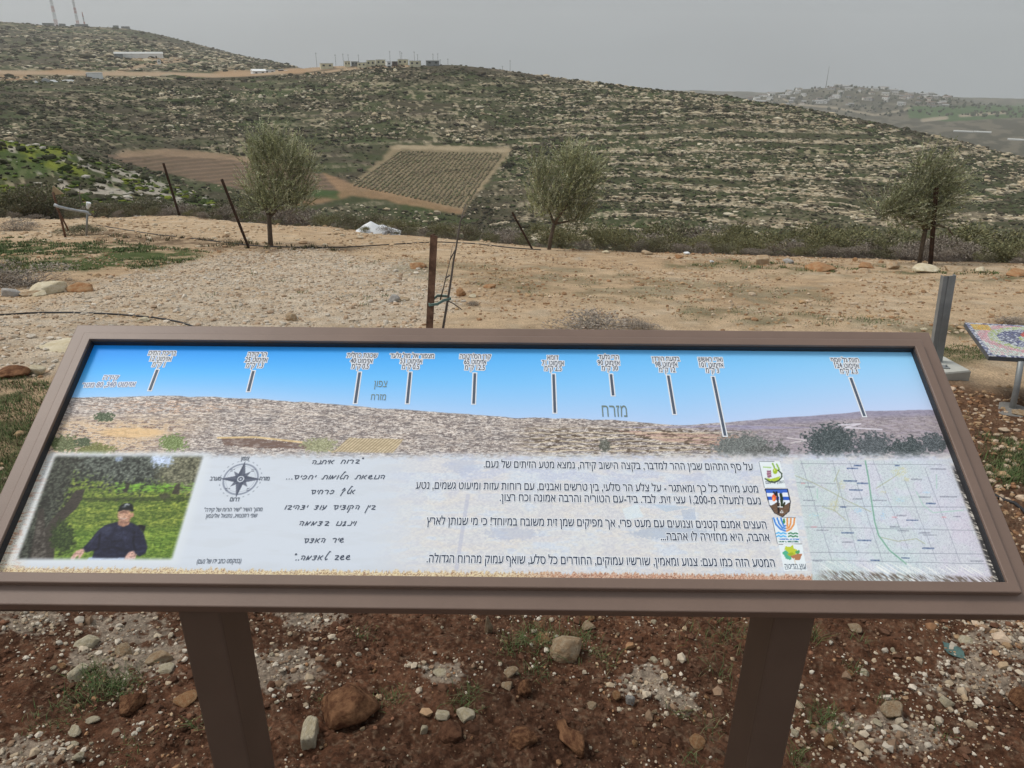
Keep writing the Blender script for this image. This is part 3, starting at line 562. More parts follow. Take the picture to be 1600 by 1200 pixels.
iput((1 - sst(np.hypot((A8 - 1260) / 105, (B8 - 92) / 62) + (e1 - .5) * 1.5, 0.6, 0.95)), (186, 204, 236)); iput((1 - sst(np.hypot((A8 - 930) / 40, (B8 - 85) / 24) + (e1 - .5) * .9, 0.7, 0.95)) * 0.8, (150, 170, 206))
iput((1 - sst(np.abs(B8 - 310 + (e1 - .5) * 60), 20, 44)) * (A8 > 900) * sst(e3, 0.44, 0.56), (112, 168, 44))
iput(inpoly(A8, B8, [(590, 330), (665, 320), (640, 400), (600, 470), (500, 560), (440, 640), (420, 880), (230, 880), (300, 480), (345, 470), (350, 640), (400, 560), (500, 460)]), (62, 56, 50)); iput(inpoly(A8, B8, [(300, 560), (350, 600), (360, 870), (240, 870)]) * sst(e1, 0.45, 0.55), (92, 86, 78))
iput(inpoly(A8, B8, [(960, 350), (990, 270), (1020, 270), (990, 350)]), (56, 54, 46)); iput(inpoly(A8, B8, [(1340, 360), (1375, 280), (1410, 280), (1400, 360)]), (66, 62, 50)); iput((1 - sst(np.hypot((A8 - 1290) / 55, (B8 - 375) / 26) + (e1 - .5) * .8, .7, 1)), (70, 72, 48))
bsh = (1 - sst(np.hypot((A8 - 490) / 110, (B8 - 700) / 150) + (e1 - .5) * 1.0, 0.7, 1.0)); iput(bsh, (44, 60, 30)); iput(bsh * sst(e2, 0.55, .65) * .6, (96, 120, 50))
iput(inpoly(A8, B8, [(1075, 600), (1140, 604), (1122, 660)]), (24, 26, 34))
iput(inpoly(A8, B8, [(690, 858), (760, 845), (960, 845), (1000, 885), (680, 885)]), (150, 176, 226))
body = [(915, 578), (860, 590), (815, 605), (760, 650), (705, 720), (645, 785), (672, 818), (735, 800), (720, 862), (1005, 860), (1030, 806), (1060, 832), (1090, 848), (1140, 820), (1152, 770), (1122, 665), (1085, 612), (1020, 578)]
iput(inpoly(A8, B8, body), (31, 34, 58)); bm_ = inpoly(A8, B8, body); iput(bm_ * sst(fbm(MM / 7, NN / 3, 145, 3), 0.52, 0.7) * 0.5, (52, 56, 90)); iput((1 - sst(dpoly(A8, B8, [(780, 680), (770, 780), (740, 800)], 60), 4, 12)) * bm_ * .8, (18, 20, 34)); iput((1 - sst(dpoly(A8, B8, [(1050, 660), (1040, 740), (1060, 800)], 60), 4, 12)) * bm_ * .7, (18, 20, 34))
iput(inpoly(A8, B8, [(918, 570), (1018, 570), (1005, 600), (965, 616), (925, 602)]), (176, 122, 96))
fc = np.hypot((A8 - 972) / 55, (B8 - 528) / 60); iput(1 - sst(fc, 0.9, 1.02), (198, 146, 116)); iput((1 - sst(fc, .9, 1)) * sst(A8, 985, 1030) * 0.55, (150, 98, 74)); iput((1 - sst(np.hypot((A8 - 1034) / 12, (B8 - 522) / 20), .8, 1.1)), (186, 128, 100))
iput((1 - sst(np.hypot((A8 - 950) / 14, (B8 - 507) / 5), .6, 1.2)) * .8, (84, 56, 46)); iput((1 - sst(np.hypot((A8 - 990) / 14, (B8 - 509) / 5), .6, 1.2)) * .8, (84, 56, 46)); iput((1 - sst(dpoly(A8, B8, [(966, 510), (958, 530), (968, 534)], 20), 2, 5)) * .5, (150, 98, 78))
iput((1 - sst(dpoly(A8, B8, [(940, 545), (962, 556), (990, 548)], 20), 2.2, 4.5)) * .8, (226, 214, 204)); iput((1 - sst(dpoly(A8, B8, [(938, 556), (962, 566), (992, 556)], 20), 2, 5)) * .7, (130, 76, 66)); iput((1 - sst(np.hypot((A8 - 965) / 40, (B8 - 580) / 10), .6, 1.2)) * .4, (130, 92, 78))
iput(inpoly(A8, B8, [(916, 498), (930, 470), (944, 445), (975, 430), (1010, 430), (1038, 444), (1046, 492), (1034, 500), (1000, 484), (955, 488)]), (26, 32, 34)); iput((1 - sst(dpoly(A8, B8, [(975, 446), (992, 438), (1010, 446)], 20), 3, 6)) * .9, (190, 198, 204)); iput((1 - sst(dpoly(A8, B8, [(955, 462), (985, 456)], 20), 2, 4)) * .7, (170, 178, 186))
for hnd in ([(552, 862), (570, 830), (600, 802), (650, 786), (662, 800), (648, 830), (618, 868), (604, 872), (620, 836), (600, 846), (575, 880), (556, 880)], [(965, 880), (985, 838), (1010, 812), (1040, 804), (1066, 832), (1058, 862), (1040, 876), (1020, 876), (1000, 878)]):
    m = inpoly(A8, B8, hnd); iput(m, (214, 164, 148)); iput(m * sst(np.sin(A8 * 0.28 + B8 * .1), .4, .9) * .4, (168, 112, 100))
def blur(A, n):
    for _ in range(n):
        P_ = np.pad(A, ((1, 1), (1, 1), (0, 0)), mode='edge'); A = (P_[:-2, 1:-1] + P_[2:, 1:-1] + P_[1:-1, :-2] + P_[1:-1, 2:] + 2 * P_[1:-1, 1:-1]) / 6
    return A
torso = inpoly(A8, B8, body)
iput(torso * (1 - sst(np.hypot((A8 - 830) / 60, (B8 - 640) / 45), .4, 1.1)) * .5, (66, 72, 104)); iput(torso * (1 - sst(np.hypot((A8 - 960) / 90, (B8 - 690) / 60), .4, 1.1)) * .35, (58, 64, 96)); iput(torso * (1 - sst(dpoly(A8, B8, [(830, 700), (880, 730), (960, 722)], 60), 3, 12)) * .6, (20, 22, 38)); iput(torso * (1 - sst(dpoly(A8, B8, [(800, 790), (880, 775), (990, 800)], 60), 3, 14)) * .6, (20, 22, 38)); iput(torso * (1 - sst(dpoly(A8, B8, [(780, 650), (740, 700), (690, 770)], 60), 4, 12)) * .4, (62, 68, 100))
iput((1 - sst(np.hypot((A8 - 955) / 20, (B8 - 525) / 18), .3, 1.1)) * .5, (226, 180, 150)); iput((1 - sst(np.hypot((A8 - 960) / 44, (B8 - 500) / 12), .5, 1.1)) * .6, (110, 74, 58)); iput(sst(fc, .75, .98) * (fc < 1.02) * sst(B8, 545, 585) * .5, (128, 92, 78))
ins = blur(ins, 2); gi_ = ins.mean(-1, keepdims=True); ins = gi_ * .22 + ins * .78; ins *= (1 + .30 * (e2 - .5) + .30 * (e1 - .5) + (.55 * (e3 - .5)) * (1 - torso))[..., None]; put(soft_e, ins)
# --- compass rose
cu, cv = uv(376, 748.5); du, dv = MM - cu * 1000, NN - cv * 1000; rad = np.hypot(du, dv); ang = np.degrees(np.arctan2(du, dv))
ink = (84, 90, 106)
put((1 - sst(np.abs(rad - 27.5), 1.0, 1.9)) * 0.75, (118, 126, 144)); put((1 - sst(np.abs(rad - 23.5), 0.2, 0.8)) * 0.5, (150, 158, 172))
put((1 - sst(np.abs(rad - 33.5), 0.5, 1.2)) * (np.mod(ang + 7.5, 15) < 6) * (np.abs(np.mod(ang + 45, 90) - 45) > 8) * 0.7, (140, 148, 162))
for k in range(8):
    a_ = math.radians(k * 45); Lr = 34 if k % 2 == 0 else 20; wb = 6.2 if k % 2 == 0 else 4.4
    al = du * math.sin(a_) + dv * math.cos(a_); ac = du * math.cos(a_) - dv * math.sin(a_)
    wv = np.where(al < 7, wb * al / 7, wb * (Lr - al) / (Lr - 7)); m = (al > 0) * (1 - sst(np.abs(ac) - wv, -0.5, 0.4)) * (al < Lr)
    put(m * (0.95 if k % 2 == 0 else 0.8), (78, 84, 100)); put(m * (ac > 0) * (k % 2 == 0) * 0.35, (122, 128, 144))
put(1 - sst(rad, 6.4, 7.2), ink); put(1 - sst(rad, 5.2, 6.0), (205, 212, 222)); put(1 - sst(rad, 3.6, 4.4), ink); put(1 - sst(rad, 1.2, 2.0), (190, 198, 210))
for k in range(4):
    a_ = math.radians(45 + 90 * k); qx, qy = du - 24.5 * math.sin(a_), dv - 24.5 * math.cos(a_); put((np.abs(qx) < 4) * (1 - sst(np.abs(qy), 0.6, 1.2)) * (vn(qx / .8, qy / .8, 7) > .35) * 0.7, ink); put((np.abs(qx + 1) < 2.4) * (1 - sst(np.abs(qy + 2.8), 0.5, 1.0)) * 0.6, ink)
# --- four emblems
C6, D6 = (X - 1180) * 6.32, (Y - 710) * 6.32
def em(poly, c, k=1.0): put(inpoly(C6, D6, poly) * k, c)
def es(pts, wd, c, k=1.0): put((1 - sst(dpoly(C6, D6, pts, 60), wd * .7, wd * 1.25)) * k, c)
def ee(cx_, cy_, rx, ry, c): put(1 - sst(np.hypot((C6 - cx_) / rx, (D6 - cy_) / ry), .88, 1.08), c)
def card(p): es(p[2:] + p[:1], 3, (70, 76, 88), .8); em(p, (224, 232, 236))
card([(246, 70), (302, 325), (92, 328), (40, 72)])
es([(82, 124), (115, 128), (154, 130)], 6, (168, 200, 130)); es([(172, 90), (190, 130)], 8, (138, 178, 80)); es([(212, 96), (238, 150)], 8, (138, 178, 80)); ee(197, 165, 24, 30, (160, 186, 52)); ee(190, 156, 8, 10, (206, 222, 130))
em([(112, 160), (155, 156), (162, 225), (122, 232)], (150, 108, 128)); es([(115, 182), (158, 178)], 3, (196, 160, 170)); es([(118, 205), (160, 200)], 3, (196, 160, 170))
em([(104, 232), (160, 242), (246, 214), (240, 248), (190, 270), (140, 268)], (176, 198, 70)); es([(226, 156), (262, 190), (262, 222), (236, 256), (190, 276), (140, 270), (98, 240)], 7, (62, 78, 56))
shl = [(97, 342), (318, 342), (348, 470), (336, 560), (270, 618), (190, 578), (140, 500)]
em(shl, (226, 232, 242)); sm_ = inpoly(C6, D6, shl); put(sm_ * (D6 < 380), (64, 104, 196)); put(sm_ * (D6 > 416) * (D6 < 452), (52, 96, 194))
put(sm_ * (D6 > 488 + 14 * np.sin(C6 * .05)), (104, 82, 68)); put(sm_ * (D6 > 500) * sst(e2, .55, .65) * .5, (140, 116, 98)); ee(186, 428, 22, 36, (232, 106, 66)); ee(180, 440, 10, 18, (250, 160, 90))
es([(182, 372), (205, 404), (210, 372), (222, 440), (232, 575)], 9, (44, 42, 44)); es([(252, 395), (262, 440), (258, 500)], 15, (48, 60, 42)); es([(290, 480), (276, 510)], 10, (46, 52, 38)); es([(236, 398), (250, 520)], 3.4, (236, 238, 240)); es([(226, 518), (270, 520)], 4, (230, 232, 234)); es([(246, 578), (262, 550), (278, 578), (246, 578)], 3, (220, 222, 224))
es(shl + shl[:1], 4, (44, 48, 58))
card([(400, 625), (446, 876), (222, 880), (167, 627)])
for k, r_ in enumerate((0, 34, 68)):
    es([(182 + r_ * 1.05, 630), (204 + r_ * .95, 690 - k * 8), (250 + r_ * .5, 738 - k * 14), (298, 756 - k * 26)], 9, (74, 136, 214)); es([(388 - r_ * 1.05, 632), (382 - r_ * .95, 690 - k * 8), (352 - r_ * .5, 736 - k * 14), (312, 756 - k * 26)], 9, (222, 150, 88))
ee(285, 658, 12, 28, (70, 140, 84))
for k in range(2):
    es([(212 + 4 * k, 780 + 30 * k), (232, 772 + 30 * k), (254, 784 + 30 * k), (276, 774 + 30 * k), (304, 784 + 30 * k)], 8, (90, 178, 232)); es([(330, 782 + 28 * k), (352, 774 + 28 * k), (374, 786 + 28 * k), (396, 776 + 28 * k), (418, 784 + 28 * k)], 7, (52, 128, 88))
for y_, cc in ((838, (50, 116, 196)), (860, (46, 104, 96))):
    put((C6 > 232) * (C6 < 436) * (1 - sst(np.abs(D6 - y_), 5, 8)) * (vn(C6 / 5, D6 / 4, 9) > .32), cc)
card([(460, 886), (516, 1146), (288, 1150), (234, 890)])
em([(300, 905), (345, 915), (372, 890), (385, 930), (420, 945), (400, 990), (340, 1005), (296, 985), (312, 950), (290, 940)], (188, 200, 66)); em([(264, 972), (300, 945), (345, 985), (362, 1035), (340, 1042), (300, 1028), (288, 1000)], (86, 176, 142)); em([(392, 960), (436, 940), (440, 975), (410, 990)], (86, 160, 104)); em([(345, 1005), (400, 985), (466, 978), (444, 1040), (408, 1048), (372, 1028)], (176, 122, 88)); em([(312, 985), (360, 965), (390, 985), (340, 1005)], (160, 176, 54)); es([(385, 1030), (398, 1078)], 5, (214, 206, 190)); es([(296, 1134), (505, 1130)], 2.6, (120, 128, 138))
PRK = 1.1
me = mesh_np('print_panel', (PP - np.array(sign_base)).reshape(-1, 3),
             np.stack([np.arange(NU * NV).reshape(NU, NV)[:-1, :-1], np.arange(NU * NV).reshape(NU, NV)[1:, :-1], np.arange(NU * NV).reshape(NU, NV)[1:, 1:], np.arange(NU * NV).reshape(NU, NV)[:-1, 1:]], -1).reshape(-1, 4), (lin(T) * PRK).reshape(-1, 3))
prm = mat('print_sheet', (0.8, 0.8, 0.8), rough=0.45, attr=True, spec=0.10)
panel = link('print_panel', me, prm, sign)
# --- lettering: real outlines a hair above the sheet
ink_m = mat('print_ink', tuple(lin((58, 68, 88))), rough=0.35, spec=0.25); ink_g = mat('print_ink_grey', tuple(lin((90, 100, 116))), rough=0.35, spec=0.25)
ink_b = mat('print_ink_blue', tuple(lin((72, 98, 150))), rough=0.35, spec=0.25); halo_m = mat('print_white_halo', (0.80, 0.83, 0.88), rough=0.45, spec=0.1); olive_m = mat('print_ink_olive', tuple(lin((120, 136, 132))), rough=0.35, spec=0.25)
def rtl(s):
    out = []; run = ''
    for ch in reversed(s):
        out.append({'(': ')', ')': '('}.get(ch, ch))
    t = ''.join(out); res = ''; i = 0
    num = lambda j: t[j].isdigit() or (t[j] in '.,' and 0 < j < len(t) - 1 and t[j - 1].isdigit() and t[j + 1].isdigit())
    while i < len(t):
        j = i
        while j < len(t) and num(j): j += 1
        if j > i: res += t[i:j][::-1]; i = j
        else: res += t[i]; i += 1
    return res

def text_geo(s):
    """filled outlines of a line of letters (non-zero winding) and their contour edges"""
    c = bpy.data.curves.new('lettering', 'FONT'); c.body = rtl(s); c.size = 1.0; c.resolution_u = 3; c.fill_mode = 'NONE'
    o = bpy.data.objects.new('lettering', c); COL.objects.link(o); bpy.context.view_layer.update()
    dg = bpy.context.evaluated_depsgraph_get(); m = bpy.data.meshes.new_from_object(o.evaluated_get(dg), depsgraph=dg)
    V = [v.co.to_2d() for v in m.vertices]; E = []
    for e in m.edges:
        a_, b_ = sorted(e.vertices); E.append((a_, b_) if b_ - a_ == 1 else (b_, a_))
    bpy.data.objects.remove(o); bpy.data.curves.remove(c); bpy.data.meshes.remove(m)
    nv, _, nf = delaunay_2d_cdt(V, [tuple(e) for e in E], [], 0, 1e-6)[:3]
    A = np.array([V[a_] for a_, _ in E]); B = np.array([V[b_] for _, b_ in E]); F = []
    for f in nf:
        p = sum((nv[q] for q in f), Vector((0, 0))) / len(f)
        cr = (A[:, 1] > p.y) != (B[:, 1] > p.y); k = np.flatnonzero(cr)
        xi = (B[k, 0] - A[k, 0]) * (p.y - A[k, 1]) / (B[k, 1] - A[k, 1]) + A[k, 0]
        if np.where(p.x < xi, np.where(B[k, 1] > A[k, 1], 1, -1), 0).sum() != 0: F.append(tuple(f))
    return [tuple(v) for v in nv], F, [(tuple(V[a_]), tuple(V[b_])) for a_, b_ in E]
class Ink:
    """each line of writing is one mesh: ink plus, where the print has it, a white outline below"""
    def __init__(s, m): s.m = m
    def ribbons(s, mb, segs, hw, w0):
        for q, (a, b) in enumerate(segs):
            a = Vector(a); b = Vector(b); d = b - a
            if d.length < 1e-7: continue
            d.normalize(); n = Vector((-d.y, d.x)) * hw; e = d * hw * 0.7; w_ = w0 + 1.5e-6 * (q % 23)
            mb.add([S(*(a - e - n), w_), S(*(b + e - n), w_), S(*(b + e + n), w_), S(*(a - e + n), w_)], [(0, 1, 2, 3)])
    def emit(s, name, t, h):
        mb = MB(); mb.V = t.V + h.V; mb.F = t.F + [tuple(i + t.n for i in f) for f in h.F]
        me = mb.mesh(name); me.materials.append(s.m); me.materials.append(halo_m)
        me.polygons.foreach_set('material_index', [0] * len(t.F) + [1] * len(h.F)); link(name, me, None, panel)
    def text(s, txt, p0, p1=None, centre=None, hgt=None, halo=0.05, bold=0.012, ws=1.0):
        """p0..p1: left and right end of the line in photo pixels, or centre; hgt in metres"""
        V, F, E = text_geo(txt); x0 = min(v[0] for v in V); x1 = max(v[0] for v in V); k = hgt / 0.6
        if centre is not None:
            u, v = uv(*centre); bx = u - k * ws * (x0 + x1) / 2; by = v - hgt / 2; f = lambda q: (bx + q[0] * k * ws, by + q[1] * k)
        else:
            (ua, va), (ub, vb) = uv(*p0), uv(*p1); ku = (ub - ua) / (x1 - x0); sl_ = (vb - va) / (x1 - x0)
            f = lambda q: (ua + (q[0] - x0) * ku, va - hgt / 2 + (q[0] - x0) * sl_ + q[1] * k)
        t = MB(); h = MB(); t.add([S(*f(q), 0.0006) for q in V], F); segs = [(f(a), f(b)) for a, b in E]
        if bold > 0: s.ribbons(t, segs, bold * k, 0.00062)
        if halo: s.ribbons(h, segs, (bold + halo) * k, 0.0003)
        s.emit('text_line', t, h)
    def bar(s, a, b, wd, halo=0.0012):
        a, b = uv(*a), uv(*b); t = MB(); h = MB(); d = (Vector(b) - Vector(a)).normalized()
        for mb, e, w_ in ((t, 0, 0.0006), (h, halo, 0.0003)):
            n = Vector((-d.y, d.x)) * (wd / 2 + e); A = Vector(a) - d * e; B = Vector(b) + d * e
            mb.add([S(*(A - n), w_), S(*(B - n), w_), S(*(B + n), w_), S(*(A + n), w_)], [(0, 1, 2, 3)])
        s.emit('pointer_bar', t, h)
bar_m = mat('print_bar_grey', tuple(lin((88, 98, 114))), rough=0.45, spec=0.1); K = Ink(ink_m); KB_ = Ink(bar_m)
for lines, pos, a, b_ in [
    (('בריכת המים', 'אזימוט 12', '1 ק"מ'), ((254, 552), (251.5, 561), (248, 569.8)), (246, 578), (234, 610)),
    (('הר קידה', 'אזימוט 25', '1.3 ק"מ'), ((402, 554), (400.5, 562.6), (398, 571.2)), (396, 580), (388, 611.5)),
    (('שכונת כחלית', 'אזימוט 40', '0.5 ק"מ'), ((566, 555.6), (565, 564.2), (563, 572.8)), (562, 582), (555, 630)),
    (('מצפור אל מול גלעד', 'אזימוט 53', '0.5 ק"מ'), ((644, 556.3), (642.5, 564.9), (641.7, 573.5)), (641, 582), (636.4, 630.4)),
    (("קרן הס'רטבה", 'אזימוט 65', '12.5 ק"מ'), ((742.7, 557.3), (742.5, 566), (742, 574.7)), (742, 583.5), (740, 631)),
    (('דומא', 'אזימוט 71', '2.5 ק"מ'), ((863.5, 559), (864, 567.7), (864, 576)), (864.8, 585), (867, 645)),
    (('הרי גלעד', 'אזימוט 90', '30 ק"מ'), ((951, 558.4), (951, 567.2), (952.7, 575.6)), (954.5, 585), (958, 618)),
    (('בקעת הירדן', 'אזימוט 98', '12 ק"מ'), ((1040, 561), (1041, 569.8), (1042.5, 578.2)), (1044, 587), (1054, 647)),
    (('ואדי ראשש', 'אזימוט 101', '3 ק"מ'), ((1109.7, 562), (1111.5, 570.8), (1113, 579)), (1114, 589), (1133, 681)),
    (('חוות גל יוסף', 'אזימוט 124', '2.3 ק"מ'), ((1320, 563), (1323, 571.8), (1326, 580.2)), (1329, 590.6), (1350.6, 650.4))]:
    for t_, p_ in zip(lines, pos): K.text(t_, None, None, p_, 0.0098, halo=0.10, bold=0.004, ws=0.62)
    KB_.bar(a, b_, 0.0046, 0.0021)
K = Ink(ink_b); K.text('קידה', None, None, (173.6, 590), 0.0092, halo=0.09, bold=0.010, ws=0.9); K.text('אזימוט 340, 80 מטר', (129, 602), (211.5, 600.5), None, 0.0092, halo=0.09, bold=0.010)
K = Ink(olive_m); K.text('צפון', None, None, (594.7, 600), 0.0135, halo=0, bold=0, ws=0.62); K.text('מזרח', None, None, (591.5, 620.8), 0.0125, halo=0, bold=0, ws=0.62); K.text('מזרח', None, None, (960, 642.5), 0.0235, halo=0, bold=0, ws=0.55)
K = Ink(ink_m)
for t_, p0, p1 in [('על סף התהום שבין ההר למדבר, בקצה הישוב קידה, נמצא מטע הזיתים של נעם.', (756, 725.5), (1176, 730)),
                   ('מטע מיוחד כל כך ומאתגר - על צלע הר סלעי, בין טרשים ואבנים, עם רוחות עזות ומיעוט גשמים, נטע', (650, 758.5), (1184, 764.5)),
                   ('נעם למעלה מ-1,200 עצי זית. לבד. ביד-עם הטוריה והרבה אמונה וכח רצון.', (781, 777.5), (1188, 783)),
                   ('העצים אמנם קטנים וצנועים עם מעט פרי, אך מפיקים שמן זית משובח במיוחד! כי מי שנותן לארץ', (667, 814), (1197, 820.5)),
                   ('אהבה, היא מחזירה לו אהבה...', (1032, 838.5), (1202, 840)),
                   ('המטע הזה כמו נעם: צנוע ומאמין, שורשיו עמוקים, החודרים כל סלע, שואף עמוק מהרוח הגדולה.', (667, 873), (1210, 880))]:
    K.text(t_, p0, p1, None, 0.0122, halo=0.055, bold=0.006)
K = Ink(ink_g)
K.text('מתוך השיר "שיר הרוח של קידה"', (319, 797), (410, 796), None, 0.0062, halo=0, bold=0.004); K.text('שפי רוזנצוויג, נתנאל אלינסון', (322, 806.5), (402, 805.5), None, 0.0062, halo=0, bold=0.004); K.text('(בטקסט כתב ידו של נעם)', (308, 877.5), (377, 876.5), None, 0.0066, halo=0, bold=0.004)
for t_, p_ in (('צפון', (383, 716.5)), ('דרום', (367, 780.5)), ('מזרח', (413.5, 748)), ('מערב', (337, 748))): K.text(t_, None, None, p_, 0.0066, halo=0, bold=0.015, ws=0.72)
K.text('השמן של נעם', (1196, 754), (1225, 753), None, 0.0046, halo=0, bold=0.0); K.text('עוץ הדיטה', (1226, 885), (1259, 884.5), None, 0.0072, halo=0, bold=0.0)
# handwriting: cursive letters as pen strokes (letter box about 0.75 wide, x-height 1)
CUR = {'ב': [[(.05, .92), (.5, .98), (.62, .8), (.2, .05), (.75, .02)]], 'ר': [[(.0, .85), (.3, 1), (.6, .85), (.55, 0)]], 'ו': [[(.1, 1), (.05, 0)]], 'ח': [[(.05, 0), (.12, .95), (.4, 1), (.62, .75), (.58, 0)]],
       'א': [[(.05, 1), (.0, .0)], [(.6, 1), (.28, .55), (.3, .3), (.62, .02)]], 'י': [[(.1, 1), (.05, .55)]], 'ת': [[(-.1, .02), (.1, .05), (.18, .95), (.5, 1), (.68, .75), (.66, 0)]], 'נ': [[(.3, 1), (.4, .8), (.35, .05), (-.1, .0)]],
       'ה': [[(.0, .9), (.35, 1), (.6, .8), (.55, 0)], [(.2, .55), (.12, .2)]], 'ש': [[(.05, .35), (.5, .65), (.4, 1), (.08, .8), (.05, .25), (.35, .0), (.7, .12)]], 'ל': [[(.65, 1.9), (.5, 2.0), (.3, 1.2), (.15, .4), (.3, 0), (.55, .2)]],
       'מ': [[(.0, 0), (.12, .95), (.3, .1), (.65, .95)]], 'פ': [[(.1, .7), (.3, 1), (.6, .8), (.55, .2), (.2, 0), (.05, .2)]], 'ם': [[(-.1, .95), (.15, .98), (.6, .95), (.62, .3), (.3, .0), (.18, .4), (.12, .98)]], 'ף': [[(.1, .9), (.35, 1.5), (.55, 1), (.3, .5), (.15, -.5)]], 'ן': [[(.15, 1), (.0, -.9)]],
       'ק': [[(.0, .9), (.35, 1), (.6, .8), (.45, .2)], [(.15, .5), (.0, -.8)]], 'צ': [[(.1, 1), (.5, 1), (.55, .75), (.2, .55), (.6, .4), (.5, .05), (.05, .0)]], 'ע': [[(.1, 1), (.15, .4), (.45, .35), (.6, 1), (.45, .2), (.1, -.1)]], 'ד': [[(.05, .9), (.5, 1), (.55, .7), (.25, .5), (.5, .3), (.35, .0), (.05, .05)]], 'ג': [[(.1, .8), (.35, 1), (.35, .5), (.1, -.1), (.5, .1)]],
       '.': [[(.1, .0), (.14, .08)]], '"': [[(.05, 1.5), (.05, 1.25)], [(.2, 1.5), (.2, 1.25)]]}
WID = {'ו': .32, 'י': .32, 'ן': .35, '.': .4, '"': .4, ' ': .95, 'נ': .6, 'ל': .7}
def hand(txt, pa, pb, hgt):
    H = MB(); (ua, va), (ub, vb) = uv(*pa), uv(*pb); tot = sum(WID.get(c, .95) for c in txt); x = tot; sx = (ub - ua) / tot
    for ch in txt:
        wch = WID.get(ch, .95); x -= wch
        for st in CUR.get(ch, []):
            P = [(ua + (x + .12 + px_ + 0.16 * py_) * sx, va - hgt / 2 + py_ * hgt + (vb - va) * (x / tot)) for px_, py_ in st]
            for (x1, y1), (x2, y2) in zip(P[:-1], P[1:]):
                d = Vector((x2 - x1, y2 - y1)); 
                if d.length < 1e-6: continue
                d.normalize(); n = Vector((-d.y, d.x)) * 0.00062; e = d * 0.0005
                w_ = 0.0006 + 1.5e-6 * (H.n % 92)
                H.add([S(x1 - e.x - n.x, y1 - e.y - n.y, w_), S(x2 + e.x - n.x, y2 + e.y - n.y, w_), S(x2 + e.x + n.x, y2 + e.y + n.y, w_), S(x1 - e.x + n.x, y1 - e.y + n.y, w_)], [(0, 1, 2, 3)])
    link('handwritten_line', H.mesh('handwritten_line'), ink_m, panel)
for t_, pa, pb in [('"ברוח איתנה', (486, 722.5), (566, 721)), ('הנושאת חלומות יחפים...', (446, 746), (602, 745.5)), ('אלף פרחים', (485, 769), (555, 768.5)), ('בין הקוצים עוד יצהיבו', (444, 793), (587, 793)), ('וינגנו בדממה', (466, 818), (556, 818)), ('שיר האדם', (474, 845), (538, 844)), ('ששב לאדמה.."', (457, 872), (548, 871))]:
    hand(t_, pa, pb, 0.0068)

# ------------------------------------------------------------------ stones, gravel, plants
def ico(n):
    bm = bmesh.new(); bmesh.ops.create_icosphere(bm, subdivisions=n, radius=1.0); bm.verts.index_update()
    V = np.array([v.co[:] for v in bm.verts]); F = np.array([[v.index for v in f.verts] for f in bm.faces]); bm.free(); return V, F
I1, I2, I3 = ico(1), ico(2), ico(4)
def lumps(P, size, col, base=I1, jit=0.28, rng=RNG, rot=True, sink=0.25):
    """many small irregular lumps in one mesh: P (n,3), size (n,3), col (n,3)"""
    V0, F0 = base; n = len(P); k = len(V0)
    r = 1 + jit * (rng.random((n, k, 1)) * 2 - 1)
    V = V0[None] * r
    if rot:
        tx = (rng.random(n) - .5) * 1.0; c, s = np.cos(tx)[:, None], np.sin(tx)[:, None]
        V = np.stack([V[..., 0], V[..., 1] * c - V[..., 2] * s, V[..., 1] * s + V[..., 2] * c], -1)
    V = V * size[:, None, :]
    a = rng.random(n) * 6.283 if rot else np.arctan2(P[:, 0], P[:, 1]) * -1
    c, s = np.cos(a)[:, None], np.sin(a)[:, None]
    V = np.stack([V[..., 0] * c - V[..., 1] * s, V[..., 0] * s + V[..., 1] * c, V[..., 2]], -1)
    V = V + P[:, None, :] + np.stack([np.zeros(n), np.zeros(n), size[:, 2] * (1 - 2 * sink)], -1)[:, None, :]
    Fo = (F0[None] + (np.arange(n) * k)[:, None, None]).reshape(-1, F0.shape[1])
    return V.reshape(-1, 3), Fo, np.repeat(col, k, 0)
stone_m = mat('stone_attr', (0.4, 0.35, 0.28), rough=0.92, nscale=6, namt=0.25, spec=0.12, attr=True)
grit_m = mat('gravel_attr', (0.4, 0.35, 0.28), rough=0.92, nscale=60, namt=0.25, spec=0.12, attr=True)
scrub_m = mat('scrub_attr', (0.06, 0.06, 0.04), rough=0.95, nscale=1.5, namt=0.35, spec=0.05, attr=True)
def pick(cols, n, rng=RNG, var=0.18):
    c = np.array(cols)[rng.integers(0, len(cols), n)]; return np.clip(c * (1 + var * (rng.random((n, 1)) * 2 - 1)), 0, 1)
# --- far hillside: limestone boulders and thorny scrub
vis = (np.abs(cdeg) < 42)
def sample(mask, n):
    ids = np.flatnonzero(mask.ravel()); s = RNG.choice(ids, min(n, len(ids)), replace=len(ids) < n)
    ga, gr = AA.ravel()[s] + (RNG.random(len(s)) - .5) * 0.0018, RRm.ravel()[s] * (1 + (RNG.random(len(s)) - .5) * 0.006)
    return s, np.stack([gr * np.sin(ga), gr * np.cos(ga), Z.ravel()[s]], -1)
inf = np.zeros((NA, NR), bool)
for pl in ([(165, 243), (250, 232), (330, 236), (480, 262), (545, 282), (545, 300), (380, 300), (220, 262)], [(618, 222), (800, 229), (724, 336), (545, 318), (470, 330), (430, 318), (500, 266), (560, 285)]):
    inf |= inpoly(PX, PY, pl)
inf &= (RRm > 60) & (RRm < 520)
road_d = dpoly(PX, PY, [(-300, 108), (0, 113), (130, 115), (260, 116), (340, 118), (420, 114), (490, 108), (560, 101)])
free = vis & ~inf & (road_d > 5)
RC = [(0.55, 0.465, 0.32), (0.62, 0.55, 0.41), (0.46, 0.37, 0.245), (0.42, 0.35, 0.245)]
dens = sst(hn(24, 45, 161, 4), 0.42, 0.62) * (0.45 + 0.55 * sst(hn(6, 12, 162, 3), 0.42, 0.6))
u01 = RNG.random((NA, NR))
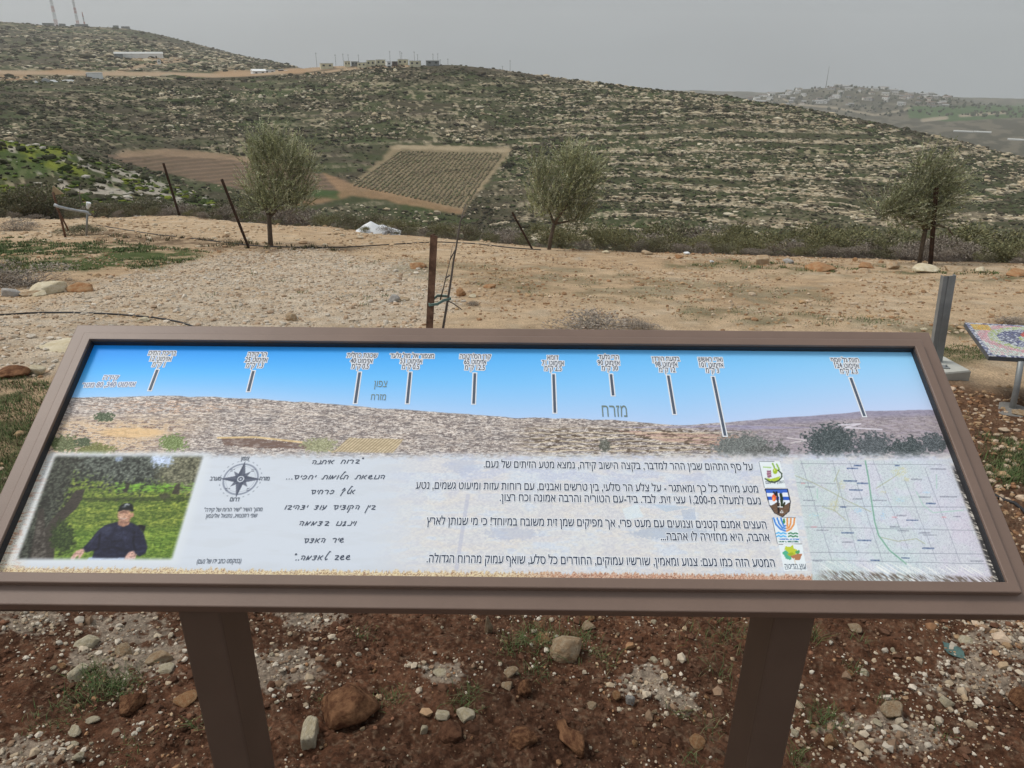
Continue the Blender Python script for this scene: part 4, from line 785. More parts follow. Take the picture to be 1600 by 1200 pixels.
m = free & (RRm > 242) & (RRm < 488) & (u01 < dens)
s, P = sample(m, 8500); n = len(P); dg = cdeg.ravel()[s]
b_ = RNG.lognormal(-1.28, 0.5, n) * np.interp(P[:, 1], [250, 480], [0.9, 1.15]); el = np.where(dg > 0, 1.9, 1.35)
sz = np.stack([b_ * el * (0.8 + .5 * RNG.random(n)), b_, b_ * (0.55 + 0.35 * RNG.random(n))], -1)
V, F, Cc = lumps(P, sz, pick(RC, n), rot=False, sink=0.3)
V2 = []
m = free & (RRm > 242) & (RRm < 488) & (terr > 0.45) & (fr < 0.3) & (u01 < 0.9) & (hn(12, 20, 164, 3) > 0.44)
s, P = sample(m & (hn(40, 40, 167, 3) > .46), 4200); n = len(P); b_ = RNG.lognormal(-1.35, 0.45, n)
sz = np.stack([b_ * (2.0 + 1.8 * RNG.random(n)), b_ * 0.9, b_ * (0.6 + 0.3 * RNG.random(n))], -1)
Vb, Fb, Cb = lumps(P, sz, pick([(0.50, 0.42, 0.29), (0.44, 0.35, 0.23), (0.54, 0.48, 0.36)], n), rot=False, sink=0.3)
m = free & (RRm > 510) & (RRm < 1250) & (cdeg < 0) & (u01 < dens * .6)
s, P = sample(m, 2500); n = len(P); b_ = RNG.lognormal(-0.3, 0.4, n)
Vc, Fc_, Cm = lumps(P, np.stack([b_ * 1.6, b_, b_ * .6], -1), pick(RC, n), rot=False, sink=.3)
m = vis & (RRm > 48) & (RRm < 116) & (cdeg < -12) & (hn(5, 4, 165, 3) > 0.53)
s, P = sample(m, 900); n = len(P); b_ = RNG.lognormal(-2.1, 0.5, n)
Vd, Fd, Cd_ = lumps(P, np.stack([b_ * 1.6, b_, b_ * .7], -1), pick([(0.44, 0.41, 0.35), (0.5, 0.46, 0.4)], n), rot=False, sink=.3)
def merge(*q):
    V = []; F = []; Cx = []; o = 0
    for v, f, c in q: V.append(v); F.append(f + o); Cx.append(c); o += len(v)
    return np.concatenate(V), np.concatenate(F), np.concatenate(Cx)
V, F, Cx = merge((V, F, Cc), (Vb, Fb, Cb), (Vc, Fc_, Cm), (Vd, Fd, Cd_))
o = link('hillside_rocks', mesh_np('hillside_rocks', V, F, Cx), stone_m, kind='stuff'); tag(o, 'pale limestone boulders scattered over the whole far hillside', 'rocks')
GC = [(0.052, 0.048, 0.027), (0.066, 0.056, 0.034), (0.052, 0.064, 0.025), (0.078, 0.064, 0.044), (0.044, 0.046, 0.024)]
m = free & (RRm > 242) & (RRm < 488) & (u01 < 0.25 + 0.75 * sst(hn(14, 14, 171, 4), 0.4, 0.6))
s, P = sample(m, 26000); n = len(P); b_ = RNG.lognormal(-1.0, 0.5, n) * np.interp(P[:, 1], [250, 480], [0.9, 1.15])
A1 = lumps(P, np.stack([b_ * 1.3, b_ * 1.2, b_ * .55], -1), pick(GC, n), jit=.35, sink=.25)
m = free & (RRm > 510) & (RRm < 1250) & (cdeg < 2)
s, P = sample(m, 3500); n = len(P); b_ = RNG.lognormal(0.1, 0.4, n); A2 = lumps(P, np.stack([b_ * 1.3, b_ * 1.2, b_ * .5], -1), pick(GC, n), jit=.35)
m = vis & (RRm > 44) & (RRm < 120) & (u01 < 0.5) & ((cdeg < -10) | (RRm < 90))
s, P = sample(m, 8000); n = len(P); b_ = RNG.lognormal(-1.75, 0.45, n); A3 = lumps(P, np.stack([b_ * 1.2, b_ * 1.2, b_ * .7], -1), pick([(0.055, 0.075, 0.026), (0.06, 0.062, 0.035), (0.08, 0.075, 0.05), (0.045, 0.05, 0.028)], n), jit=.4)
m = vis & (RRm > 46) & (RRm < 120) & (cdeg < -14) & (ky > .5) & (u01 < .9)
s, P = sample(m, 700); n = len(P); b_ = RNG.lognormal(-1.5, 0.3, n); A4 = lumps(P, np.stack([b_ * 1.3, b_ * 1.2, b_ * .45], -1), pick([(0.14, 0.165, 0.025), (0.09, 0.125, 0.025)], n), jit=.4)
m = vis & (RRm > 1600) & (RRm < 2300) & (cdeg > 10) & (hn(3000, 300, 175, 3) > 0.46)
s, P = sample(m & (RRm > 1800), 900); n = len(P); b_ = RNG.lognormal(0.7, 0.35, n); A5 = lumps(P, np.stack([b_ * 1.2, b_ * 1.2, b_ * 1.1], -1), pick([(0.06, 0.075, 0.045), (0.08, 0.085, 0.055)], n), jit=.3, sink=.1)
# terrace ledges: broken lines of limestone along the contours of the right-hand slope, with scrub at their lip and foot
LV, LF, LC, SP = [], [], [], []; ln_ = 0; hmono = np.maximum.accumulate(np.where((RRm > 246) & (RRm < 482), hh, -1e9), axis=1)
for lv in np.arange(math.floor(hh[(RRm > 250) & (RRm < 480)].min()), math.ceil(hh[(RRm > 250) & (RRm < 480)].max()), 0.5):
    jx = np.argmax(hmono >= lv, axis=1); ok = (jx > 0) & (RR[jx] > 250) & (RR[jx] < 474) & (np.abs(np.degrees(AZ)) < 44); dg_ = np.degrees(AZ)
    full = abs(lv - round(lv)) < .01; pres = fbm(AZ * 40 + lv * 7.7, AZ * 0 + lv * 3.1, 271, 4); thr = np.where(full, .47, .58) + .22 * (1 - sst(dg_, -10, 10)) + .10 * sst(RR[jx], 380, 470)
    ok &= (pres > thr) & ~inf[np.arange(NA), jx]; hgt = (0.30 + 0.9 * fbm(AZ * 300, AZ * 0 + lv, 272, 3) * sst(pres, thr, thr + .08)) * (1.0 if full else .7); jr = RR[jx] + 2.2 * (fbm(AZ * 150, AZ * 0 + lv, 273, 3) - .5)
    for i_ in np.flatnonzero(ok[:-1] & ok[1:] & (np.abs(np.diff(RR[jx])) < 6)):
        for q in (i_, i_ + 1):
            sa, ca, r_ = math.sin(AZ[q]), math.cos(AZ[q]), jr[q]; z_ = Z[q, jx[q]]; z2 = Z[q, min(jx[q] + 2, NR - 1)]
            LV += [(r_ * sa, r_ * ca, z_ - .5), ((r_ + .12) * sa, (r_ + .12) * ca, z_ + hgt[q] * .75), ((r_ + .5) * sa, (r_ + .5) * ca, z_ + hgt[q]), ((r_ + 2.0) * sa, (r_ + 2.0) * ca, z2 + .1)]
        LF += [(ln_ + k_, ln_ + 4 + k_, ln_ + 5 + k_, ln_ + 1 + k_) for k_ in range(3)]; cc_ = (np.array((0.50, 0.42, 0.30)) if vn(np.array(AZ[i_] * 500), np.array(lv), 275) > .35 else np.array((0.36, 0.29, 0.2))) * (0.7 + .6 * float(vn(np.array(AZ[i_] * 1500), np.array(lv * 3), 274))); LC += [cc_] * 6 + [cc_ * .8] * 2; ln_ += 8
        if RNG.random() < .55: q = i_; r_ = jr[q] + (RNG.uniform(.6, 2.4) if RNG.random() < .5 else RNG.uniform(-1.6, -.4)); SP.append((r_ * math.sin(AZ[q]), r_ * math.cos(AZ[q]), Z[q, jx[q]] + (.3 if r_ > jr[q] else -.2)))
o = link('rock_ledges', mesh_np('rock_ledges', np.array(LV), np.array(LF), np.array(LC)), stone_m, kind='stuff'); tag(o, 'broken limestone ledges running along the contours of the far slope', 'rock ledges')
P = np.array(SP); n = len(P); b_ = RNG.lognormal(-1.0, 0.4, n); A6 = lumps(P, np.stack([b_ * 1.6, b_, b_ * .7], -1), pick([(0.040, 0.046, 0.020), (0.05, 0.052, 0.026), (0.034, 0.042, 0.018)], n), jit=.4)
V, F, Cx = merge(A1, A2, A3, A4, A5, A6)
o = link('scrub', mesh_np('scrub', V, F, Cx), scrub_m, kind='stuff'); tag(o, 'low dark scrub and thorn cushions covering the far slopes', 'scrub')
# --- gravel: crumbs in the soil under the sign, crushed stone on the mound and the track
def frus(n, r0, r1, a0=-44, a1=44):
    a = np.radians(RNG.uniform(a0, a1, n)); r = np.sqrt(RNG.uniform(r0 ** 2, r1 ** 2, n)); return a, r
def zgrid(a, r):
    i = np.clip(np.searchsorted(AZ, a) - 1, 0, NA - 2); j = np.clip(np.searchsorted(RR, r) - 1, 0, NR - 2)
    u = (a - AZ[i]) / (AZ[i + 1] - AZ[i]); v = (r - RR[j]) / (RR[j + 1] - RR[j])
    return (Z[i, j] * (1 - u) + Z[i + 1, j] * u) * (1 - v) + (Z[i, j + 1] * (1 - u) + Z[i + 1, j + 1] * u) * v
a, r = frus(24000, 0.9, 3.2); x, y = r * np.sin(a), r * np.cos(a); P = np.stack([x, y, zgrid(a, r)], -1)
keep = RNG.random(len(P)) < 0.10 + 0.90 * sst(fbm(x / .35, y / .35, 181, 4), .46, .64); P = P[keep]; n = len(P); b_ = np.clip(RNG.lognormal(-6.05, 0.6, n), .0011, .016)
PC = [(0.42, 0.35, 0.26), (0.50, 0.45, 0.37), (0.30, 0.17, 0.09), (0.34, 0.22, 0.13), (0.20, 0.10, 0.06), (0.38, 0.28, 0.18), (0.13, 0.065, 0.04), (0.13, 0.065, 0.04)]
B1 = lumps(P, np.stack([b_ * 1.25, b_, b_ * .8], -1), pick(PC, n), jit=.3)
q = []
for (ex, ey, rx, ry) in [(440, 1045, 75, 38), (205, 1005, 100, 60), (480, 955, 60, 30), (1510, 1060, 120, 45), (1560, 1000, 90, 40), (1000, 1065, 45, 30), (1200, 1090, 40, 40), (690, 1050, 50, 18), (40, 960, 60, 40), (1380, 1150, 110, 40), (60, 1180, 80, 30), (1060, 1090, 40, 30)]:
    for _ in range(int(rx * ry / 9)):
        px_, py_ = ex + RNG.normal() * rx * .75, ey + RNG.normal() * ry * .75; q.append((px_, py_))
qa = []
for px_, py_ in q:
    d = ray(px_, py_); t = -1.62 / (d[2] - SLOPE * d[1]); qa.append((math.atan2(d[0], d[1]), t * math.hypot(d[0], d[1])))
qa = np.array(qa); P = np.stack([qa[:, 1] * np.sin(qa[:, 0]), qa[:, 1] * np.cos(qa[:, 0]), zgrid(qa[:, 0], qa[:, 1])], -1); n = len(P); b_ = np.clip(RNG.lognormal(-5.85, 0.65, n), .0012, .017)
B2 = lumps(P, np.stack([b_ * 1.25, b_, b_ * .8], -1), pick([(0.44, 0.37, 0.28), (0.50, 0.44, 0.36), (0.38, 0.30, 0.21), (0.24, 0.16, 0.105)], n), jit=.3)
a, r = frus(52000, 3.2, 19, -42, 42); x, y = r * np.sin(a), r * np.cos(a); P = np.stack([x, y, zgrid(a, r)], -1); px_, py_ = proj(P)
gin = inpoly(px_, py_, [(230, 425), (330, 402), (390, 388), (470, 386), (560, 392), (640, 398), (700, 430), (720, 470), (640, 530), (300, 560), (-200, 600), (-200, 470), (60, 470)])
gq = grav[np.clip(np.searchsorted(AZ, a), 0, NA - 1), np.clip(np.searchsorted(RR, r), 0, NR - 1)]; gin = gq > .15
keep = RNG.random(len(P)) < np.where(gin, 0.25 + 0.75 * gq, 0.60 * sst(fbm(x / .9, y / .9, 182, 3), .3, .6)); P = P[keep]; gi = (gin & (RNG.random(len(gin)) < gq))[keep]; n = len(P); b_ = np.clip(RNG.lognormal(-4.6, 0.5, n), .004, .05)
cc = np.where(gi[:, None], pick([(0.46, 0.38, 0.29), (0.54, 0.48, 0.40), (0.40, 0.29, 0.20)], n), pick([(0.38, 0.26, 0.15), (0.46, 0.36, 0.26), (0.30, 0.18, 0.10)], n))
B3 = lumps(P, np.stack([b_ * 1.3, b_, b_ * .7], -1), cc, jit=.3)
a, r = frus(7500, 2.6, 6.5, 14, 62); x, y = r * np.sin(a), r * np.cos(a); P = np.stack([x, y, zgrid(a, r)], -1); n = len(P); b_ = np.clip(RNG.lognormal(-4.8, 0.5, n), .004, .03)
B4 = lumps(P, np.stack([b_ * 1.3, b_, b_ * .7], -1), pick([(0.36, 0.24, 0.14), (0.44, 0.34, 0.25), (0.24, 0.13, 0.07)], n), jit=.3)
a, r = frus(12000, 0.9, 3.4); x, y = r * np.sin(a), r * np.cos(a); P = np.stack([x, y, zgrid(a, r)], -1); P = P[RNG.random(len(P)) < .2 + .8 * sst(fbm(x / .3, y / .3, 183, 3), .4, .6)]; n = len(P); b_ = np.clip(RNG.lognormal(-5.45, 0.5, n), .002, .016)
B5 = lumps(P, np.stack([b_ * 1.2, b_, b_ * .75], -1), pick([(0.085, 0.042, 0.025), (0.065, 0.032, 0.019), (0.11, 0.058, 0.036)], n), jit=.35, sink=.35)
a, r = frus(9000, 19, 38, -42, 20); x, y = r * np.sin(a), r * np.cos(a); P = np.stack([x, y, zgrid(a, r)], -1); P = P[(RNG.random(len(P)) < .15 + .85 * sst(fbm(x / 1.6, y / 1.6, 184, 3), .42, .62)) & (r < np.interp(a, AZ, r_edge))]; n = len(P); b_ = np.clip(RNG.lognormal(-3.7, 0.5, n), .012, .10)
B6 = lumps(P, np.stack([b_ * 1.3, b_, b_ * .6], -1), pick([(0.46, 0.34, 0.22), (0.54, 0.45, 0.33), (0.34, 0.23, 0.14)], n), jit=.3)
V, F, Cx = merge(B1, B2, B3, B4, B5, B6)
o = link('gravel', mesh_np('gravel', V, F, Cx), grit_m, kind='stuff'); tag(o, 'small pale and reddish gravel strewn over the bare earth', 'gravel')
# --- single stones
SM = {}
def stone_mesh(seed, squash=(1, 1, 0.7), nplanes=17, block=False):
    rg = np.random.default_rng(seed); V, F = I3; Nn = rg.normal(size=(nplanes, 3)); Nn /= np.linalg.norm(Nn, axis=1)[:, None]; hgt = rg.uniform(0.55, 1.0, nplanes)
    if block:
        ax_ = np.concatenate([np.eye(3), -np.eye(3)]) + rg.normal(size=(6, 3)) * .10; Nn = np.concatenate([ax_ / np.linalg.norm(ax_, axis=1)[:, None], Nn[:5]]); hgt = np.concatenate([rg.uniform(.62, .72, 6), rg.uniform(.9, 1.0, 5)])
    dt = V @ Nn.T; rr = np.where(dt > 0.05, hgt / np.maximum(dt, .05), 9.0).min(1); rr = np.minimum(rr, 1.12)
    rr = rr * (1 + 0.09 * (fbm(V[:, 0] * 3 + seed, V[:, 1] * 3 + V[:, 2] * 2.3, seed, 4) - .5) + 0.09 * (fbm(V[:, 0] * 11 + V[:, 2] * 7, V[:, 1] * 11, seed + 5, 3) - .5))
    return mesh_np('stone', V * rr[:, None] * np.array(squash) * 0.5, F, smooth=True)
def rock_mat(name, c1, c2): return mat(name, c1, rough=0.9, nscale=4.5, col2=c2, bump=0.9, bscale=14, spec=0.12)
RM = {'brown': rock_mat('rock_brown', (0.10, 0.042, 0.022), (0.30, 0.155, 0.08)), 'pale': rock_mat('rock_pale', (0.54, 0.455, 0.30), (0.66, 0.59, 0.45)), 'tan': rock_mat('rock_tan', (0.36, 0.24, 0.14), (0.46, 0.37, 0.26)),
      'orange': rock_mat('rock_orange', (0.32, 0.155, 0.07), (0.42, 0.27, 0.15)), 'grey': rock_mat('rock_grey', (0.33, 0.31, 0.29), (0.45, 0.43, 0.40)), 'dark': rock_mat('rock_dark', (0.095, 0.042, 0.024), (0.19, 0.095, 0.055))}
def stone(px, py, w_, h_, kind, label, seed, rot=0.0, flat=1.0, group=None, tilt=0.0, name='stone', cat='stone', sink=0.22):
    """px, py: middle of the stone's foot; w_, h_ its width and height in the photo"""
    p = at(px, py, 0.9); k = ppm(p); W = w_ / k; Hh = h_ / k
    dv = max(1e-3, (CAM[2] - p.z) / (Vector(CAM) - p).length); dep = W * flat
    Hz = max(0.3 * W, 1.25 * (Hh - dep * dv * 0.7) / max(0.5, math.sqrt(1 - dv * dv)))
    me = stone_mesh(seed, (1, 1, 1), block='block' in label and 'left of the cut' not in label and 'before the' in label + ' before the' and ('stone block' in label or 'limestone block' in label)); o = link(name, me, RM[kind]); p = p + Vector((p.x, p.y, 0)).normalized() * dep * .42; p.z = zat(p.x, p.y); o.location = p + Vector((0, 0, Hz * (0.5 - sink))); o.scale = (W * 1.12, dep * 1.12, Hz * 1.12); o.rotation_euler = (tilt, 0, rot)
    tag(o, label, cat, group); return o
for i, (a_) in enumerate([
    (548, 1134, 84, 74, 'brown', 'big reddish brown rock lying right of the left post of the sign', 0.3, 0.9), (488, 1172, 27, 54, 'pale', 'oblong pale yellow stone block below the big brown rock', 0.06, 2.2),
    (887, 1036, 52, 46, 'tan', 'flat-topped beige stone in the grass tuft beneath the middle of the sign', 0.2, 0.8), (728, 1128, 28, 26, 'pale', 'round cream stone, larger of two side by side on brown soil', 1.1, 1), (691, 1126, 22, 20, 'pale', 'round cream stone, smaller of two side by side on brown soil', 2.1, 1),
    (663, 1148, 14, 18, 'pale', 'thumb-sized white stone left of the dark triangular stone', 1.5, 1), (708, 1160, 42, 32, 'dark', 'dark red triangular stone half sunk below the two cream stones', 0.9, 0.9), (816, 1166, 48, 30, 'brown', 'flat rusty brown stone left of the long knobbly one', 0.2, .8),
    (763, 990, 14, 28, 'tan', 'narrow upright tan stone just below the sign beam', 0.4, 0.8), (847, 1003, 26, 16, 'orange', 'flat orange stone behind the flat-topped beige stone', 2.2, .9), (921, 970, 18, 18, 'orange', 'orange pebble stacked just behind another under the beam', 1.2, 1), (918, 988, 22, 16, 'tan', 'tan pebble lying in front of the orange one under the beam', .6, 1),
    (822, 1090, 22, 26, 'brown', 'reddish round stone in a cluster of three brown pebbles', .3, 1), (797, 1058, 24, 16, 'tan', 'grey tan pebble topmost in a cluster of three', .5, .8), (793, 1078, 18, 14, 'tan', 'small tan pebble lowest in the cluster by the reddish stone', 1.5, 1),
    (140, 1014, 32, 24, 'pale', 'white capped stone behind the left grass tuft', .3, .9), (124, 1062, 34, 26, 'pale', 'angular white stone touching the left grass tuft', 1.9, .9), (250, 1036, 38, 26, 'tan', 'large beige stone on the pale rubble beside the left post', .1, .8), (262, 1052, 26, 18, 'pale', 'cream stone in front of the large beige one by the left post', .8, .9),
    (196, 1024, 26, 22, 'tan', 'beige stone amid pale rubble left of the left post', 2.4, .9), (146, 1130, 22, 12, 'pale', 'smooth white oval pebble left of the left post', .2, .7), (113, 1168, 20, 10, 'pale', 'flat cream pebble near the lower left corner', .5, .8), (126, 1192, 16, 16, 'pale', 'rounded cream pebble nearest the lower left edge', .9, 1),
    (118, 1150, 22, 14, 'pale', 'lumpy cream pebble amid small weeds at lower left', 2.7, .9), (208, 1112, 40, 32, 'brown', 'crumbly red clod beside the left post', .7, .9), (290, 1104, 36, 22, 'orange', 'orange brown flat stone touching the left post', 1.0, .9), (85, 1047, 8, 9, 'pale', 'tiny bright white pebble on dark red soil at left', 1.0, 1), (183, 1148, 12, 10, 'pale', 'round white pebble below the smooth white oval one', 1.4, 1),
    (1334, 986, 26, 16, 'tan', 'tan loaf-shaped stone just right of the right post under the beam', .1, .8), (1390, 1124, 32, 28, 'tan', 'tan wedge-shaped stone right of the right post', .8, .9), (1476, 1106, 20, 18, 'pale', 'white rounded stone near the right edge on speckled soil', .5, 1), (1371, 1134, 14, 10, 'pale', 'small white stone left of the tan wedge-shaped one', 1.5, 1),
    (1327, 1058, 16, 10, 'orange', 'small orange stone chip right of the right post', .5, .9), (1297, 1170, 18, 24, 'orange', 'rusty orange stone at the foot of the weedy tuft by the right post', .3, 1), (1512, 1006, 26, 16, 'pale', 'cream stone beside the white rubble under the beam at right', .9, .9), (1594, 1108, 34, 32, 'brown', 'rusty stone cut off by the right edge', .6, 1),
    (1240, 1152, 16, 12, 'pale', 'white pebble touching the right post', 1.7, .9), (1086, 1168, 24, 18, 'orange', 'orange lumpy pebble left of the right post', 1.1, 1), (963, 1098, 14, 16, 'orange', 'egg-shaped orange pebble in the middle of the soil', 1.3, 1), (1022, 975, 10, 8, 'pale', 'white chip under the beam left of the right post', .2, 1), (1022, 1036, 12, 9, 'pale', 'white cube-like chip on brown soil left of the right post', .9, 1),
    (1052, 1136, 30, 18, 'dark', 'dark red clod on the soil left of the right post', .3, .9), (984, 1102, 16, 18, 'grey', 'grey white stone right of the egg-shaped orange pebble', .4, 1), (926, 1108, 18, 10, 'tan', 'beige flat chip above the long knobbly stone', .4, .8), (688, 1056, 20, 12, 'pale', 'white flattened stone on brown soil above the two cream ones', .4, .9)]):
    stone(a_[0], a_[1], a_[2], a_[3], a_[4], a_[5], 200 + i, a_[6], a_[7])
# long knobbly stone: a bent, lumpy bar lying away from the sign
p0, p1 = at(882, 1126), at(906, 1192); ax = p1 - p0; me = stone_mesh(931, (1, 1, 1), 20); k_ = ppm(p0)
for v in me.vertices:
    q = v.co; t = q.y + .5; wv = .34 + .10 * math.cos(9.5 * t) + .05 * math.sin(17 * t); q.x = q.x * wv / .42 + .16 * math.sin(5 * t) - .05 * t; q.z *= .8 + .25 * math.cos(8 * t)
o = link('stone', me, RM['brown']); o.location = (p0 + p1) / 2 + Vector((0, 0, .012)); o.scale = (44 / k_, ax.length * 1.15, 38 / k_); o.rotation_euler = (math.asin(ax.z / ax.length), 0, -math.atan2(ax.x, ax.y)); tag(o, 'long knobbly rust brown stone lying on the soil under the sign', 'stone')
# small stones one could pick up, all alike: copies of six
base = {}
for kd, lab in (('pale', 'small cream pebble loose on the dark soil beneath the sign'), ('tan', 'small tan pebble loose on the dark soil beneath the sign'), ('orange', 'small rust orange pebble loose on the dark soil beneath the sign'), ('dark', 'small dark red clod loose on the dark soil beneath the sign')):
    for v_ in range(2): base.setdefault(kd, []).append(stone_mesh(400 + v_ + 7 * len(base), (1, .85, .7)))
    ms = base[kd]
    for i in range(42 if kd != 'orange' else 30):
        px_, py_ = RNG.uniform(0, 1600), RNG.uniform(958, 1198)
        d = ray(px_, py_); t = -1.62 / (d[2] - SLOPE * d[1]); x, y = d[0] * t, d[1] * t; r = RNG.lognormal(-4.25, 0.35)
        me = ms[i % 2]
        if not len(me.materials): me.materials.append(RM[kd])
        o = link('pebble', me); o.location = (x, y, zat(x, y) + r * .25); o.scale = (r, r, r); o.rotation_euler = (RNG.uniform(-.4, .4), RNG.uniform(-.4, .4), RNG.uniform(0, 6.28)); tag(o, lab, 'pebble', {'pale': 'cream pebbles under the sign', 'tan': 'tan pebbles under the sign', 'orange': 'rust orange pebbles under the sign', 'dark': 'dark red clods under the sign'}[kd])
for i, a_ in enumerate([
    (20, 464, 34, 18, 'grey', 'grey stone at the left end of the row before the grey brush'), (48, 463, 26, 12, 'tan', 'small tan stone between grey stone and big cream one'), (80, 459, 48, 24, 'pale', 'big cream boulder in front of the low grey brush'), (62, 463, 24, 10, 'pale', 'flat cream stone touching the big cream boulder'), (108, 456, 14, 10, 'tan', 'little tan stone right of the big cream boulder'), (131, 456, 40, 20, 'orange', 'brown orange lumpy stone at the right end of the row of boulders'),
    (95, 552, 84, 30, 'pale', 'broad pale rock slab set flush in the gravel beside the sign'), (20, 592, 56, 28, 'brown', 'reddish brown rock at the left edge by the grass'), (58, 586, 26, 20, 'pale', 'pale rock leaning on the reddish brown rock at left'),
    (1190, 414, 30, 19, 'tan', 'square-cut limestone block before the roadside scrub'), (1280, 424, 46, 18, 'orange', 'long orange tan boulder at the edge of the track'), (1353, 419, 27, 12, 'orange', 'orange rock right of the long boulder'), (1350, 427, 26, 6, 'tan', 'flat tan slab in front of the orange rock'), (1394, 421, 30, 18, 'tan', 'pointed tan boulder left of the crooked olive trunk'), (1440, 426, 46, 17, 'pale', 'broad cream boulder before the crooked olive trunk'), (1335, 408, 9, 6, 'orange', 'small orange rock behind the boulder row'), (1430, 404, 16, 10, 'tan', 'little rock at the olive trunk foot'), (1492, 424, 34, 12, 'tan', 'tan rock half hidden in the verge right of the broad cream boulder'), (1532, 426, 18, 10, 'pale', 'small cream rock near the right edge of the verge'), (1588, 432, 40, 14, 'orange', 'orange tan rock at the right end of the verge'), (1232, 412, 16, 9, 'grey', 'grey stone between the cut block and the long boulder'), (1010, 398, 18, 9, 'tan', 'tan stone left of the cut block on the verge'), (1060, 404, 14, 8, 'orange', 'small orange stone on the verge left of the cut block'),
    (654, 420, 30, 13, 'orange', 'brown orange rock on the track left of the rusty stake'), (764, 451, 24, 10, 'orange', 'brown orange rock on the track right of the sapling'), (614, 473, 20, 14, 'grey', 'blue grey stone on the gravel left of the rusty stake'), (629, 470, 24, 9, 'tan', 'tan flat stone beside the blue grey one'), (721, 463, 15, 14, 'orange', 'upright orange stone right of the sapling'), (738, 465, 16, 7, 'pale', 'pale flat chip by the upright orange stone'), (457, 502, 20, 16, 'tan', 'tan stone just behind the sign top edge'), (946, 396, 16, 7, 'pale', 'pale rock at the far edge of the track'),
    (1150, 398, 12, 8, 'tan', 'tan rock in the scrub gap left of the cut block'), (1109, 396, 10, 7, 'grey', 'grey rock in the scrub gap'), (1442, 516, 12, 5, 'pale', 'small pale stone left of the steel post'), (225, 503, 24, 8, 'pale', 'pale flat stone just behind the black hose'), (1010, 560, 12, 8, 'tan', 'tan stone'), (1590, 650, 26, 12, 'tan', 'tan stone at the foot of the mosaic table')]):
    if a_[5] == 'tan stone': continue
    if 'slab set' in a_[5]: o = stone(a_[0], a_[1], a_[2], a_[3], a_[4], a_[5], 300 + i, 0.2, 1.1, sink=.38, name='boulder', cat='boulder'); o.scale.z *= .35; o.location.z = zat(o.location.x, o.location.y); continue
    stone(a_[0], a_[1], a_[2], a_[3], a_[4], a_[5], 300 + i, 0.35 * (i % 5), 0.85, name='boulder' if a_[2] > 26 else 'stone', cat='boulder' if a_[2] > 26 else 'stone')

# ------------------------------------------------------------------ grass
def blades(P, hgt, wid, lean, col, rng=RNG):
    """curved blades, two quads each"""
    n = len(P); a = rng.random(n) * 6.283; d = np.stack([np.cos(a), np.sin(a), np.zeros(n)], -1); sd_ = np.stack([-np.sin(a), np.cos(a), np.zeros(n)], -1)
    V = []
    for t, ww in ((0, 1.0), (.5, .8), (1, .12)):
        c = P + d * (lean * t * t)[:, None] + np.array([0, 0, 1.0]) * (hgt * t * (1 - .25 * t * (lean / np.maximum(hgt, 1e-4))))[:, None]
        V += [c - sd_ * (wid * ww / 2)[:, None], c + sd_ * (wid * ww / 2)[:, None]]
    V = np.stack(V, 1); b0 = (np.arange(n) * 6)[:, None]
    F = np.concatenate([b0 + np.array([0, 1, 3, 2]), b0 + np.array([2, 3, 5, 4])]); return V.reshape(-1, 3), F, np.repeat(col, 6, 0)
leaf_m = mat('leaf_attr', (0.06, 0.08, 0.03), rough=0.75, attr=True, spec=0.15, nscale=3, namt=.2)
GG = [(0.085, 0.130, 0.045), (0.11, 0.155, 0.055), (0.07, 0.105, 0.042), (0.17, 0.155, 0.08)]
G = []
def tuft(px, py, rad_px, nb, h_m, cols=GG):
    p = at(px, py); k = ppm(p); rd = rad_px / k; n = nb
    q = np.stack([p.x + RNG.normal(size=n) * rd * .5, p.y + RNG.normal(size=n) * rd * .5, np.zeros(n)], -1); q[:, 2] = zgrid(np.arctan2(q[:, 0], q[:, 1]), np.hypot(q[:, 0], q[:, 1])) - .004
    h_ = h_m * RNG.uniform(.5, 1.1, n); G.append(blades(q, h_, np.full(n, max(.0022, .7 / k)), h_ * RNG.uniform(.2, 1.3, n), pick(cols, n)))
for px_, py_, r_, nb, h_ in [(150, 1078, 46, 260, .06), (190, 1074, 34, 150, .05), (145, 1050, 18, 60, .06), (868, 1010, 60, 220, .05), (830, 1000, 34, 130, .05), (800, 1015, 24, 80, .05), (915, 995, 24, 60, .04), (728, 1092, 28, 110, .045), (610, 1094, 30, 70, .035), (570, 990, 22, 50, .03), (508, 1095, 14, 40, .03), (1285, 1122, 36, 130, .05), (1330, 1046, 12, 24, .04), (1375, 1094, 16, 24, .05), (1110, 1005, 60, 80, .05), (1140, 985, 40, 60, .05), (1130, 1060, 30, 36, .05), (1080, 1190, 24, 24, .05), (940, 1030, 28, 60, .04), (840, 1052, 26, 60, .045), (1060, 1120, 20, 20, .05), (1245, 1185, 14, 30, .06), (1270, 1000, 10, 26, .09), (100, 1120, 40, 60, .035), (60, 1130, 40, 50, .03), (400, 1150, 16, 26, .04), (300, 1140, 12, 20, .06), (1345, 1000, 16, 18, .04), (1480, 1150, 20, 14, .04), (210, 1170, 30, 30, .035), (1110, 1140, 30, 30, .05)]:
    tuft(px_, py_, r_, nb, h_)
